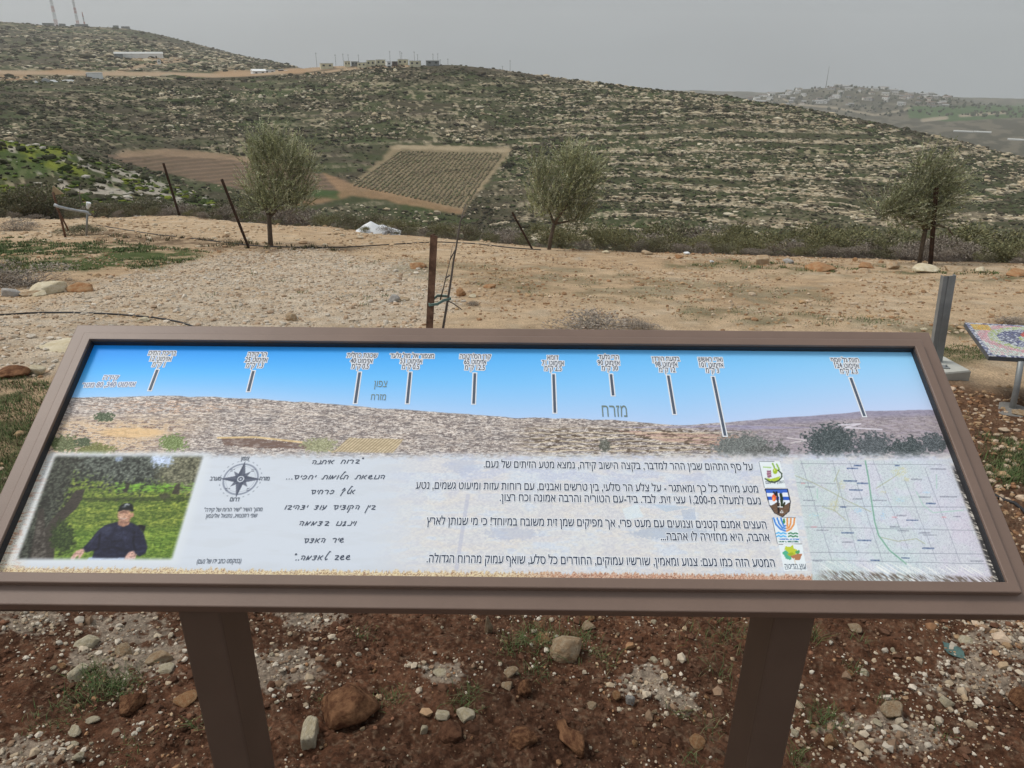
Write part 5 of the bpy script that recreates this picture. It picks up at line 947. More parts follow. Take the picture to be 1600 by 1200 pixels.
def meadow(poly, n, h0, h1, wpx, cols, rr):
    xs = [p[0] for p in poly]; ys = [p[1] for p in poly]; q = RNG.uniform((min(xs), min(ys)), (max(xs), max(ys)), (n, 2)); q = q[inpoly(q[:, 0], q[:, 1], poly)]
    D = FWD[None] + RGT[None] * ((q[:, :1] - 800) / F_PX) + UPV[None] * ((600 - q[:, 1:]) / F_PX); t = -1.62 / (D[:, 2] - SLOPE * D[:, 1]); x, y = D[:, 0] * t, D[:, 1] * t
    ok = (t > 0) & (np.hypot(x, y) < rr) & (fbm(x / .5, y / .5, 191, 3) > .46); x, y = x[ok], y[ok]; m_ = 9
    x = np.repeat(x, m_) + RNG.normal(size=len(x) * m_) * .05; y = np.repeat(y, m_) + RNG.normal(size=len(y) * m_) * .05
    P = np.stack([x, y, zgrid(np.arctan2(x, y), np.hypot(x, y)) - .005], -1); n = len(P); h_ = RNG.uniform(h0, h1, n); G.append(blades(P, h_, np.hypot(x, y) / F_PX * wpx, h_ * RNG.uniform(.2, 1.0, n), pick(cols, n)))
meadow([(-60, 368), (120, 376), (220, 383), (330, 396), (300, 410), (180, 422), (-60, 424)], 2600, .03, .075, 1.2, GG, 30)
meadow([(-60, 600), (30, 590), (120, 610), (60, 720), (-60, 800)], 1500, .015, .05, 1.0, GG + [(0.16, 0.12, 0.07)], 9)
meadow([(1530, 680), (1660, 690), (1660, 760), (1560, 760)], 500, .03, .06, 1.0, GG, 9)
meadow([(1380, 520), (1520, 500), (1545, 560), (1500, 570), (1400, 540)], 700, .015, .035, 1.0, GG + [(0.13, 0.12, 0.06)], 12)
meadow([(1060, 478), (1420, 498), (1420, 512), (1060, 502)], 200, .015, .035, 1.1, GG, 12)
meadow([(620, 405), (1000, 430), (1300, 455), (1300, 480), (900, 470), (620, 430)], 260, .02, .04, 1.2, GG, 20)
meadow([(1040, 407), (1640, 424), (1640, 434), (1200, 424), (1040, 414)], 420, .03, .07, 1.2, GG, 30)
meadow([(150, 364), (400, 380), (560, 386), (560, 394), (400, 390), (150, 382)], 300, .05, .14, 1.2, [(0.11, 0.09, 0.05), (0.07, 0.08, 0.035)], 30)
meadow([(380, 395), (700, 400), (690, 500), (300, 480)], 60, .03, .06, 1.1, GG, 20)
V, F, Cx = merge(*G)
o = link('grass', mesh_np('grass', V, F, Cx), leaf_m, kind='stuff'); tag(o, 'short green grass and weeds sprouting from the bare earth', 'grass')

# ------------------------------------------------------------------ bushes and trees
def leaves(P, D, L_, W_, col, rng=RNG):
    n = len(P); D = D / np.linalg.norm(D, axis=1)[:, None]; R_ = rng.normal(size=(n, 3)); Sd = np.cross(D, R_); Sd /= np.linalg.norm(Sd, axis=1)[:, None]
    a = P; m_ = P + D * (L_ * .45)[:, None]; e = P + D * L_[:, None]; s = Sd * (W_ / 2)[:, None]
    V = np.stack([a, m_ - s, e, m_ + s], 1).reshape(-1, 3); F = np.arange(n * 4).reshape(-1, 4); return V, F, np.repeat(col, 4, 0)
bark_m = mat('bark', (0.115, 0.088, 0.066), rough=.95, nscale=14, namt=.4, bump=.6, bscale=30); twig_m = mat('dry_twigs', (0.17, 0.145, 0.125), rough=.95, nscale=8, namt=.3)
def bush_mesh(seed, cols, n=900, dry=0.0):
    rg = np.random.default_rng(seed); nl = 7; cl = np.stack([rg.uniform(-.32, .32, nl), rg.uniform(-.3, .3, nl), rg.uniform(.15, .5, nl)], -1); rl = rg.uniform(.2, .36, nl)
    k = rg.integers(0, nl, n); d = rg.normal(size=(n, 3)); d /= np.linalg.norm(d, axis=1)[:, None]; d[:, 2] = np.abs(d[:, 2]) * .9 + d[:, 2] * .1
    P = cl[k] + d * (rl[k] * rg.random(n) ** .35)[:, None]; P[:, 2] = np.maximum(P[:, 2], .0)
    sh = pick(cols, n, rg, .3) * (0.75 + .5 * rg.random((n, 1)))
    return leaves(P, d + rg.normal(size=(n, 3)) * .5 + np.array([0, 0, .4]), rg.uniform(.03, .06, n), rg.uniform(.014, .028, n), sh, rg)
def twig_geo(seed, n=160):
    rg = np.random.default_rng(seed); P = np.stack([rg.normal(size=n) * .1, rg.normal(size=n) * .1, np.zeros(n)], -1); D = rg.normal(size=(n, 3)); D[:, 2] = np.abs(D[:, 2]) * .9 + .35
    st = P + D / np.linalg.norm(D, axis=1)[:, None] * rg.uniform(0, .3, n)[:, None]; return leaves(st, D, rg.uniform(.18, .42, n), np.full(n, .008), pick([(0.20, 0.17, 0.15), (0.15, 0.125, 0.105)], n, rg), rg)
BG = [(0.15, 0.15, 0.085), (0.19, 0.175, 0.11), (0.125, 0.135, 0.07), (0.21, 0.18, 0.13)]; BD = [(0.27, 0.23, 0.195), (0.22, 0.19, 0.15), (0.32, 0.275, 0.23)]; BY = [(0.22, 0.20, 0.10), (0.18, 0.18, 0.09), (0.15, 0.15, 0.085)]
def bmesh_(seed, cols, dry):
    g1 = bush_mesh(seed, cols, 1500 if dry else 2200); g2 = twig_geo(seed + 9, 420 if dry else 90); return mesh_np('bush', *merge(g1, g2))
VAR = {'green': [bmesh_(s_, BG, 0) for s_ in (1, 2, 3)], 'olive': [bmesh_(s_, BY, 0) for s_ in (4, 5)], 'dry': [bmesh_(s_, BD, 1) for s_ in (6, 7)]}
for v_ in VAR.values():
    for me in v_: me.materials.append(leaf_m)
def bush(px, py, w_px, h_px, kind, label, group, rr=None, i=0):
    p = at_r(px, py, rr) if rr else at(px, py, 2); k = ppm(p); o = link('bush', VAR[kind][i % len(VAR[kind])]); o.location = p - Vector((0, 0, .03)); o.scale = (w_px / k, w_px / k, h_px / k / .72); o.rotation_euler = (0, 0, 1.7 * i); tag(o, label, 'bush', group); return o
LB = {'green': 'dark green thorn bush', 'olive': 'yellowish green bush', 'dry': 'dry grey twiggy bush'}
i = 0
def rim_bushes(x0, x1, n, hmin, hmax, kinds, where, back):
    global i
    for q in range(n):
        px_ = x0 + (x1 - x0) * (q + RNG.uniform(.1, .9)) / n; kd = kinds[int(RNG.integers(0, len(kinds)))]; ey = np.interp(px_, [e[0] for e in EDGE], [e[1] for e in EDGE])
        a, _ = az_te(px_, ey); re = float(np.interp(a, AZ, r_edge)); r = re * RNG.uniform(*back); h_ = RNG.uniform(hmin, hmax); w_ = h_ * RNG.uniform(1.3, 2.1)
        kd_label = LB[kd] + ' ' + where; bush(px_, ey, w_, h_, kd, kd_label, {'green': 'dark green', 'olive': 'yellowish', 'dry': 'dry grey'}[kd] + ' bushes ' + where, r, i); i += 1
rim_bushes(935, 1640, 20, 12, 26, ['dry', 'green', 'olive', 'dry'], 'in the scrub bordering the right end of the track', (1.0, 1.08))
rim_bushes(930, 1640, 24, 26, 46, ['green', 'olive', 'olive', 'dry'], 'in the scrub bordering the right end of the track', (1.08, 1.22))
rim_bushes(930, 1640, 20, 40, 66, ['olive', 'green', 'dry', 'olive'], 'in the scrub bordering the right end of the track', (1.24, 1.42))
rim_bushes(-30, 400, 17, 22, 42, ['green', 'dry', 'green'], 'beyond the track at the far left', (1.02, 1.25))
rim_bushes(-30, 100, 7, 44, 66, ['green', 'olive'], 'beyond the track at the far left', (1.1, 1.4))
rim_bushes(400, 900, 24, 18, 38, ['green', 'dry', 'olive', 'dry'], 'between the two upright olive trees', (1.02, 1.3))
rim_bushes(-30, 920, 34, 7, 17, ['dry', 'green', 'dry', 'olive'], 'low along the far verge of the track, left half', (.97, 1.03))
for px_, py_, w_, h_, kd, lb in [(930, 516, 150, 26, 'dry', 'low grey dry brush right behind the top edge of the sign'), (1000, 514, 70, 18, 'dry', 'smaller grey dry brush right of the low one behind the sign'), (40, 446, 130, 26, 'dry', 'wide grey brush behind the cream boulders at left'), (-10, 446, 100, 34, 'dry', 'grey brush cut off by the left edge behind the grey stone'), (740, 478, 26, 12, 'dry', 'small dry brown weed at the sapling foot'), (120, 368, 60, 16, 'green', 'low green bush around the broken gate posts'), (145, 366, 44, 18, 'green', 'green bush under the short gate post'), (30, 360, 70, 16, 'dry', 'grey low brush left of the broken gate'), (1590, 507, 60, 16, 'dry', 'dry bush behind the mosaic table'), (232, 290, 26, 20, 'green', 'round dark bush on the green knoll behind the first leaning stake')]:
    bush(px_, py_, w_, h_, kd, lb, None, 70 if py_ == 290 else None, i); i += 1
OL = [(0.37, 0.385, 0.23), (0.30, 0.32, 0.175), (0.47, 0.48, 0.33), (0.23, 0.245, 0.13)]
def olive(base_px, lobes, trunk, limbs, label, lean=(0.10, 0.0), nsh=62, upk=1.0, dark=1.0):
    """lobes: crown clumps as (px, py, rx, ry) in the photo, built at the tree's own depth with real thickness"""
    p = at(*base_px, 2); yb = p.y; root = empty('olive_tree', p, label, 'olive tree'); k = ppm(p)
    mb = MB(); mb.tube([at_y(x, y, yb) - p + Vector((0, 0, -.1 if j == 0 else 0)) for j, (x, y, w_) in enumerate(trunk)], [w_ / k / 2 for _, _, w_ in trunk], 9)
    link('trunk', mb.mesh('trunk', True), bark_m, root)
    mb = MB()
    for lm in limbs:
        P = [at_y(x, y, yb) - p + Vector((0, dy, 0)) for x, y, dy, _ in lm]; mb.tube(P, [w_ / k / 2 for _, _, _, w_ in lm], 6)
    if limbs: link('limbs', mb.mesh('limbs', True), bark_m, root)
    Vs = []; rg = np.random.default_rng(int(base_px[0]))
    for (cx, cy, rx, ry) in lobes:
        rx, ry, tone = rx * .9, ry * .92, rg.uniform(.72, 1.22)
        c = np.array(at_y(cx, cy, yb) - p); R_ = np.array([rx, (rx + ry) / 2 * .9, ry]) / k; n = max(14, int(nsh * 1.9 * rx * ry / 600))
        d = rg.normal(size=(n, 3)); d /= np.linalg.norm(d, axis=1)[:, None]; st = c + d * R_ * (rg.random(n) ** .5)[:, None] * .92
        dr = d * .55 + rg.normal(size=(n, 3)) * .25 + np.array([lean[0], lean[1], .75 * upk]); dr /= np.linalg.norm(dr, axis=1)[:, None]; ln = rg.uniform(.28, .66, n); m_ = 30
        t = np.tile(np.linspace(.05, 1, m_), n); S0 = np.repeat(st, m_, 0) + np.repeat(dr * ln[:, None], m_, 0) * t[:, None]
        Dl = np.repeat(dr, m_, 0) * .8 + rg.normal(size=(n * m_, 3)) * .45; Vs.append(leaves(S0, Dl, rg.uniform(.04, .065, n * m_), rg.uniform(.011, .018, n * m_), np.repeat(pick(OL, n, rg, .25), m_, 0) * rg.uniform(.75, 1.25, (n * m_, 1)) * dark * tone, rg))
        Vs.append(leaves(st - dr * .1, dr, ln * 1.1, np.full(n, .008), np.tile(np.array([[0.10, 0.085, 0.06]]), (n, 1)), rg))
    link('crown', mesh_np('crown', *merge(*Vs)), leaf_m, root); return root
olive((423, 384), [(410, 255, 26, 28), (440, 262, 34, 36), (465, 285, 22, 30), (400, 292, 20, 30), (430, 310, 42, 28), (470, 312, 22, 18), (405, 322, 22, 16), (412, 240, 14, 20), (455, 250, 20, 20), (450, 325, 30, 12), (412, 224, 6, 14), (425, 230, 7, 12), (440, 232, 6, 10), (398, 246, 7, 16), (484, 258, 8, 16)],
      [(423, 386, 8.5), (422, 368, 7.5), (421, 350, 7), (420, 335, 6)], [[(420, 338, 0, 6), (408, 310, .1, 4), (402, 280, .15, 2.5), (404, 250, .1, 1.5)], [(420, 336, 0, 5.5), (432, 305, -.1, 4), (444, 270, -.1, 2)], [(421, 340, 0, 5), (440, 318, .2, 3.5), (468, 292, .25, 1.5)]], 'grey green olive tree with a straight single trunk left of the white heap')
olive((857, 390), [(845, 300, 18, 32), (858, 325, 24, 24), (842, 330, 16, 18), (890, 290, 24, 34), (905, 310, 24, 36), (900, 345, 22, 26), (880, 262, 12, 18), (895, 262, 14, 20), (920, 272, 14, 22), (915, 290, 16, 22), (875, 330, 16, 22), (840, 280, 10, 18), (900, 246, 5, 14), (884, 252, 5, 12), (918, 258, 6, 16), (930, 282, 6, 16), (838, 262, 5, 14), (855, 272, 6, 12)],
      [(857, 392, 6), (860, 374, 6), (864, 358, 5.5), (866, 348, 5)], [[(866, 350, 0, 5), (856, 325, .1, 3), (846, 296, .1, 1.5)], [(866, 350, 0, 5), (884, 322, -.1, 3.5), (896, 285, -.1, 1.5)], [(866, 350, 0, 4), (898, 345, .1, 3), (914, 320, .1, 1.5)]], 'two lobed olive tree with shaggy upright shoots beyond the rusty stake', lean=(.22, 0), upk=1.1)
olive((1436, 412), [(1450, 272, 26, 16), (1462, 292, 30, 18), (1430, 300, 24, 18), (1400, 320, 30, 16), (1380, 332, 20, 14), (1410, 340, 36, 12), (1440, 325, 30, 18), (1475, 315, 18, 20), (1480, 280, 14, 14), (1455, 340, 18, 12), (1420, 352, 20, 8), (1440, 258, 10, 10)],
      [(1437, 413, 6.5), (1440, 390, 6.5), (1444, 370, 7), (1446, 356, 7)], [[(1446, 358, 0, 8), (1438, 344, .05, 6), (1415, 334, .1, 4), (1385, 332, .15, 2)], [(1446, 358, 0, 7), (1455, 330, .1, 4.5), (1458, 290, .1, 2)], [(1446, 358, 0, 6), (1462, 350, -.1, 4.5), (1478, 356, -.1, 3), (1485, 366, -.1, 1.5)]], 'crooked wind bent olive tree behind the boulder row at right', lean=(.32, 0), nsh=70, upk=.6, dark=.85)
olive((1550, 408), [(1548, 365, 26, 22), (1530, 350, 18, 18), (1565, 352, 16, 18), (1520, 375, 18, 18), (1575, 380, 20, 16)], [(1550, 410, 4), (1550, 385, 3), (1549, 365, 2)], [], 'thin young olive shrub right of the crooked olive tree', lean=(.3, 0), nsh=34)

# ------------------------------------------------------------------ stakes, sapling, hoses, post, table
rust = mat('rusty_steel', (0.085, 0.045, 0.030), rough=.85, nscale=18, col2=(0.20, 0.115, 0.075), bump=.4, bscale=60, spec=.25)
darkst = mat('dark_rusty_stake', (0.045, 0.030, 0.024), rough=.85, nscale=8, col2=(0.085, 0.050, 0.036), bump=.3, bscale=40, spec=.2)
galv = mat('galvanised_steel', (0.27, 0.285, 0.29), rough=.5, nscale=9, namt=.18, metal=.35, bump=.05, bscale=60, spec=.4)
concrete = mat('pale_concrete', (0.50, 0.50, 0.46), rough=.9, nscale=12, namt=.10, bump=.2, bscale=70, spec=.15)
blackpe = mat('black_hose', (0.022, 0.022, 0.024), rough=.55, nscale=20, namt=.25, spec=.3)
white_m = mat('white_sheet', (0.72, 0.74, 0.76), rough=.7, nscale=3, namt=.08, spec=.2)
def angle_iron(mb, a, b, wd, th, turn):
    """L-section bar from a to b"""
    a = Vector(a); b = Vector(b); t = (b - a).normalized(); x = Vector((math.cos(turn), math.sin(turn), 0)); x = (x - t * x.dot(t)).normalized(); y = t.cross(x)
    prof = [(0, 0), (wd, 0), (wd, th), (th, th), (th, wd), (0, wd)]; V = [p + x * u + y * v for p in (a, b) for u, v in prof]
    mb.add(V, [tuple(range(6))[::-1], tuple(range(6, 12))] + [(k, (k + 1) % 6, 6 + (k + 1) % 6, 6 + k) for k in range(6)])
# rusty stake behind the sign with the tied sapling
R_ST = 3.95; top = at_y(680, 367, R_ST); low = at_y(671.5, 540, R_ST); dr = (low - top) / (low.z - top.z); zg = zat(low.x, R_ST); foot = top + dr * (zg - .25 - top.z)
t = empty('stake', Vector((foot.x, R_ST, zg)), 'rusty angle iron stake with drilled holes, upright just behind the sign', 'stake'); mb = MB(); T0 = t.location
wst = 14.0 / ppm(top); angle_iron(mb, foot - T0 - Vector((wst * .55, 0, 0)), top - T0 - Vector((wst * .55, 0, 0)), wst * .86, .006, math.radians(-22)); link('bar', mb.mesh('bar'), rust, t)
mb = MB()
for k in range(6):
    c_ = top + dr * (-(.06 + .075 * k)) - T0; mb.tube([c_ + Vector((-.002, -.030, 0)), c_ + Vector((-.002, -.016, 0))], .0045, 8)
link('bolt_hole', mb.mesh('bolt_hole'), mat('pale_hole', (0.30, 0.24, 0.19), rough=.9), t) if False else None
sp0 = at_y(690, 530, R_ST + .02); g0 = Vector((sp0.x, R_ST + .02, zat(sp0.x, R_ST + .02))); sap = empty('sapling', g0, 'bare young sapling with thin twigs tied beside the rusty stake', 'sapling')
sp = lambda q: [at_y(x, y, R_ST + .02 + dy) - g0 for x, y, dy in q]
mb = MB(); mb.tube([Vector((0, 0, -.1))] + sp([(692, 515, 0), (698, 478, 0), (702, 455, 0), (706, 428, 0), (709, 405, .0), (713, 385, 0), (718, 352, 0), (721, 340, 0), (728, 318, 0)]), [.008, .0075, .007, .0065, .006, .0055, .005, .004, .003, .0022], 7)
link('stem', mb.mesh('stem', True), twig_m, sap)
for q in ([(688, 468, 0), (693, 450, -.02), (697, 432, -.02), (703, 408, -.02), (707, 384, -.02)], [(697, 434, -.02), (703, 430, -.03)], [(703, 406, -.02), (713, 387, -.03)], [(700, 470, 0), (708, 474, .03), (722, 484, .06)], [(719, 346, 0), (724, 338, .02), (733, 333, .02)]):
    mb = MB(); mb.tube(sp(q), [.0042 - .0007 * i_ for i_ in range(len(q))], 6); link('twig', mb.mesh('twig', True), twig_m, sap)
mb = MB()
for dz in (0, .008): mb.tube([at_y(671, 478, R_ST - .035) + Vector((0, 0, dz)), at_y(684, 476, R_ST - .05) + Vector((0, 0, dz)), at_y(694, 470, R_ST - .015) + Vector((0, 0, dz)), at_y(704, 468, R_ST + .03) + Vector((0, 0, dz)), at_y(700, 464, R_ST + .05) + Vector((0, 0, dz)), at_y(684, 463, R_ST + .05) + Vector((0, 0, dz)), at_y(670, 474, R_ST + .04) + Vector((0, 0, dz)), at_y(671, 478, R_ST - .035) + Vector((0, 0, dz))], .0042, 6)
o = link('tie', mb.mesh('tie', True), mat('green_tie', (0.16, 0.25, 0.22), rough=.6)); tag(o, 'pale green cord tying the bare sapling to the rusty stake', 'cord')
# leaning dark stakes of the old fence
for pb, pt, wpx, lab in [((388, 388), (345.5, 280), 4.6, 'dark leaning stake left of the straight trunked olive tree'), ((279, 330), (254.5, 255), 4.0, 'dark leaning stake standing beyond the track at the far left'), ((831, 389), (800, 332), 3.6, 'short dark leaning stake left of the two lobed olive tree'), ((1440, 411), (1463, 293), 6.2, 'tall dark stake leaning against the crooked olive tree')]:
    p = at(pb[0], pb[1], 2) if pb[0] != 279 else at_r(279, 330, float(np.interp(az_te(279, 330)[0], AZ, r_edge)) * 1.03)
    if pb[0] == 1440: p = p - Vector((0, .35, 0)); p.z = zat(p.x, p.y)
    q = at_y(pt[0], pt[1], p.y - .1); k = ppm(p); d_ = (q - p); mb = MB(); w_ = wpx * .62 / k
    angle_iron(mb, -d_.normalized() * .3, d_, w_, w_ * .2, .6); angle_iron(mb, -d_.normalized() * .3 + Vector((w_ * .3, -.002, 0)), d_ + Vector((w_ * .3, -.002, 0)), w_ * .7, w_ * .2, 3.6)
    o = link('stake', mb.mesh('stake'), darkst, loc=p); tag(o, lab, 'stake')
# broken gate at the far left
pg = at(103, 371, 2); yg = pg.y; t = empty('broken_gate', pg, 'broken gate of rusty posts joined by a bent grey pipe beside the track', 'gate'); k = ppm(pg); Lp = lambda x, y, dy=0: at_y(x, y, yg + dy) - pg
for q, w_, nm, m_ in (([(103, 374, 0), (95, 340, 0), (86, 312, 0), (83, 300, 0)], 3.4, 'post', rust), ([(107, 360, .3), (97, 340, .15), (88, 325, .02)], 2.6, 'brace', rust), ([(135, 368, .2), (136, 346, .2), (137, 330, .2)], 3.0, 'post', galv)):
    mb = MB(); mb.tube([Lp(*a_) for a_ in q], w_ / k / 2, 8); link(nm, mb.mesh(nm, True), m_, t)
mb = MB(); mb.tube([Lp(85, 320, -.05), (Lp(92, 323, -.05)), Lp(105, 326, 0), Lp(120, 329, .1), Lp(134, 331, .15), Lp(142, 336, .15)], [2.6 / k, 2.4 / k, 2.1 / k, 1.9 / k, 2.3 / k, 1.2 / k], 9); link('rail', mb.mesh('rail', True), mat('grey_pipe', (0.36, 0.38, 0.40), rough=.5, nscale=12, namt=.25), t)
mb = MB(); A_, B_, C_ = Lp(82, 290), Lp(99, 303), Lp(82, 305); off = Vector((0, .04, 0)); mb.add([A_, B_, C_, A_ + off, B_ + off, C_ + off], [(0, 1, 2), (5, 4, 3), (0, 3, 4, 1), (1, 4, 5, 2), (2, 5, 3, 0)]); link('flap', mb.mesh('flap'), mat('tan_board', (0.34, 0.26, 0.16), rough=.9, nscale=8, namt=.2), t)
mb = MB(); mb.tube([Lp(137, 326, .2), Lp(138, 321, .2), Lp(138.5, 316.5, .2)], [1.5 / k, 3.2 / k, 3.6 / k], 10); link('cap', mb.mesh('cap'), white_m, t)
mb = MB(); p = at(125, 322, 2) if False else at_r(124, 322, float(np.interp(az_te(124, 330)[0], AZ, r_edge)) * 1.05); kk = ppm(p); mb.tube([Vector((0, 0, -.1)), at_y(124, 305, p.y) - p, at_y(126, 288, p.y) - p], [.02, .015, .01], 6); o = link('sapling', mb.mesh('sapling', True), twig_m, loc=p); tag(o, 'thin pale bare sapling beyond the broken gate', 'sapling')
# hoses
def hose(pts, rad, lab, nm='hose', z0=0):
    P = []
    for (xa, ya), (xb, yb) in zip(pts[:-1], pts[1:]):
        for f in np.linspace(0, 1, 7)[:-1]: P.append(at(xa + (xb - xa) * f, ya + (yb - ya) * f, 1.0))
    P.append(at(*pts[-1], 1.0)); Q = [P[0]] + [(P[i_ - 1] + P[i_] * 2 + P[i_ + 1]) / 4 for i_ in range(1, len(P) - 1)] + [P[-1]]
    mb = MB(); mb.tube([Vector((q.x, q.y, max(q.z, zat(q.x, q.y)) + rad * .8 + z0)) for q in Q], rad, 8); o = link(nm, mb.mesh(nm, True), blackpe); tag(o, lab, 'hose')
hose([(-40, 496), (0, 493), (60, 489.5), (120, 489.5), (180, 492), (240, 497), (280, 504), (310, 514), (330, 526)], .0115, 'thick black irrigation hose curving over the gravel behind the sign left corner')
hose([(150, 352), (236, 366), (300, 373), (400, 385), (470, 387.5), (540, 387), (620, 382), (680, 378.5), (740, 381), (800, 388), (845, 391)], .014, 'thin black irrigation line running along the far side of the gravel mound')
# steel channel post on a concrete block, right of the sign
pb = at(1500, 594, 1.5); k = ppm(pb); hsl = 13.5 / k / .92; zt = pb.z + hsl
def at_z(px, py, z): d = ray(px, py); t_ = (z - CAM[2]) / d[2]; return Vector(CAM + d * t_)
c1, c2, c3 = at_z(1518, 579, zt), at_z(1475, 556, zt), at_z(1462, 584, zt); ex, ey = (c3 - c1) * 1.25, (c2 - c1); ey = ey - ex * (ey.dot(ex) / ex.dot(ex)) * .25
ctr = c1 + ex * .5 + ey * .5; blk = empty('concrete_footing', Vector((ctr.x, ctr.y, zt - hsl)), 'pale concrete block with a grey steel channel post fixed to it', 'post footing')
mb = MB(); B0 = blk.location; q = [c1, c1 + ey, c1 + ex + ey, c1 + ex]; dn = Vector((0, 0, hsl + .06)); ch = .012
cen = sum(q, Vector()) / 4; q2 = [cen + (v - cen) * (1 - ch / (v - cen).length) for v in q]
mb.add([v - B0 for v in q2] + [v - B0 - Vector((0, 0, ch)) for v in q] + [v - B0 - dn for v in q], [(0, 1, 2, 3)] + [(4 + i_, 4 + (i_ + 1) % 4, (i_ + 1) % 4, i_) for i_ in range(4)] + [(8 + i_, 8 + (i_ + 1) % 4, 4 + (i_ + 1) % 4, 4 + i_) for i_ in range(4)])
link('block', mb.mesh('block'), concrete, blk)
pbm = at_z(1463, 566, zt); ptp = at_y(1484.5, 431, pbm.y); wch = 18.5 / ppm(pbm); mb = MB(); d_ = ptp - pbm; th = .004; a_ = pbm - B0; b2 = ptp - B0; x_ = Vector((1, .0, 0)); x_ = (x_ - d_.normalized() * x_.dot(d_.normalized())).normalized(); y_ = d_.normalized().cross(x_)
prof = [(-wch / 2, 0), (wch / 2, 0), (wch / 2, .045), (wch / 2 - th, .045), (wch / 2 - th, th), (wch * .12, th), (wch * .12, -.008), (-wch * .12, -.008), (-wch * .12, th), (-wch / 2 + th, th), (-wch / 2 + th, .045), (-wch / 2, .045)]
n_ = len(prof); mb.add([p_ + x_ * u + y_ * v for p_ in (a_, b2) for u, v in prof], [(i_, (i_ + 1) % n_, n_ + (i_ + 1) % n_, n_ + i_) for i_ in range(n_)] + [tuple(range(n_, 2 * n_)), tuple(range(n_))[::-1]]); link('channel_post', mb.mesh('channel_post'), galv, blk)
pl_ = at_z(1476, 574, zt); mb = MB(); mb.box(pl_ - B0 + Vector((-.02, 0, .004)), (.10, .07, .008), ch=.002); link('base_plate', mb.mesh('base_plate'), galv, blk)
mb = MB(); mb.tube([pl_ - B0 + Vector((.01, 0, .0)), pl_ - B0 + Vector((.01, 0, .022))], .009, 6); link('bolt', mb.mesh('bolt'), galv, blk)
# low mosaic table
pf = at(1583, 641, 1.5); zt2 = at_y(1592, 563, pf.y).z; A_, B_ = at_z(1545.5, 556, zt2), at_z(1507, 503.5, zt2); dv_ = B_ - A_; W2 = dv_.length; ax2 = dv_.normalized(); rx2 = Vector((ax2.y, -ax2.x, 0)); rx2 = (at_z(1600, 559, zt2) - A_).normalized(); LW = 1.05
tb = empty('mosaic_table', pf, 'low table with a colourful mosaic top on one steel leg, cut by the right edge', 'table'); th = .035
mb = MB(); q = [A_, A_ + rx2 * LW, B_ + rx2 * LW, B_]; mb.add([v - pf - Vector((0, 0, .006)) for v in q] + [v - pf - Vector((0, 0, th)) for v in q], [(0, 1, 2, 3), (7, 6, 5, 4)] + [(i_, i_ + 4, (i_ + 1) % 4 + 4, (i_ + 1) % 4) for i_ in range(4)]); link('edge_frame', mb.mesh('edge_frame'), mat('dark_metal_edge', (0.10, 0.105, 0.11), rough=.6, nscale=14, namt=.3), tb)
nx, ny = 62, 44; V = []; F = []; Cm = []; rg = np.random.default_rng(5)
for ix in range(nx):
    for iy in range(ny):
        u0, v0 = (ix + .5) / nx, (iy + .5) / ny; su, sv = .40 / nx, .40 / ny; ro = rg.uniform(-.5, .5); jx, jy = rg.normal() * .08 / nx, rg.normal() * .08 / ny
        X_, Y_ = u0 * LW, v0 * W2; bd = min(u0 * LW, v0 * W2, (1 - v0) * W2, (1 - u0) * LW) / .05; e_ = math.hypot((X_ - .50) / .40, (Y_ - W2 * .55) / (W2 * .40)); r0 = math.hypot((X_ - .52) / .16, (Y_ - W2 * .66) / .13)
        if bd < .8: cc = [(.10, .11, .22), (.55, .57, .62), (.20, .22, .34)][rg.integers(3)]
        elif r0 < 1: cc = (.50, .09, .07)
        elif u0 < .16 and v0 > .78: cc = [(.62, .36, .06), (.60, .45, .12)][rg.integers(2)]
        elif e_ < 1: cc = ([(.09, .10, .22), (.13, .14, .22), (.5, .53, .6), (.2, .2, .25)] if math.sin(e_ * 11 + 3 * u0) > -.3 else [(.42, .50, .18), (.50, .56, .42), (.55, .58, .58)])[rg.integers(3)]
        elif e_ < 1.18: cc = [(.60, .32, .36), (.62, .45, .46)][rg.integers(2)]
        else: cc = [(.62, .64, .62), (.52, .60, .52), (.60, .46, .46)][rg.integers(3)]
        c_ = A_ + rx2 * (X_ + jx * LW) + ax2 * (Y_ + jy * W2) - pf; k0 = len(V)
        for sx_, sy_ in ((-1, -1), (1, -1), (1, 1), (-1, 1)):
            a1_ = sx_ * math.cos(ro) - sy_ * math.sin(ro); a2_ = sx_ * math.sin(ro) + sy_ * math.cos(ro); V.append(c_ + rx2 * a1_ * su * LW + ax2 * a2_ * sv * W2 + Vector((0, 0, -.0005 + .0006 * rg.random())))
        for v_ in V[k0:k0 + 4]: pass
        V += [v_ - Vector((0, 0, .004)) for v_ in V[k0:k0 + 4]]; F += [(k0, k0 + 1, k0 + 2, k0 + 3)] + [(k0 + i_, k0 + 4 + i_, k0 + 4 + (i_ + 1) % 4, k0 + (i_ + 1) % 4) for i_ in range(4)]; Cm += [tuple(np.array(cc) * rg.uniform(.8, 1.15))] * 8
tile_m = mat('glazed_tile', (0.5, 0.5, 0.5), rough=.3, attr=True, spec=.4); link('mosaic_top', mesh_np('mosaic_top', [v[:] for v in V], F, Cm), tile_m, tb)
mb = MB(); q = [A_ + (rx2 + ax2) * .004, A_ + rx2 * (LW - .004) + ax2 * .004, B_ + rx2 * (LW - .004) - ax2 * .004, B_ + rx2 * .004 - ax2 * .004]; mb.add([v - pf - Vector((0, 0, .0035)) for v in q], [(0, 1, 2, 3)]); link('grout', mb.mesh('grout'), mat('grout', (.42, .42, .41), rough=.9, nscale=40, namt=.2), tb)
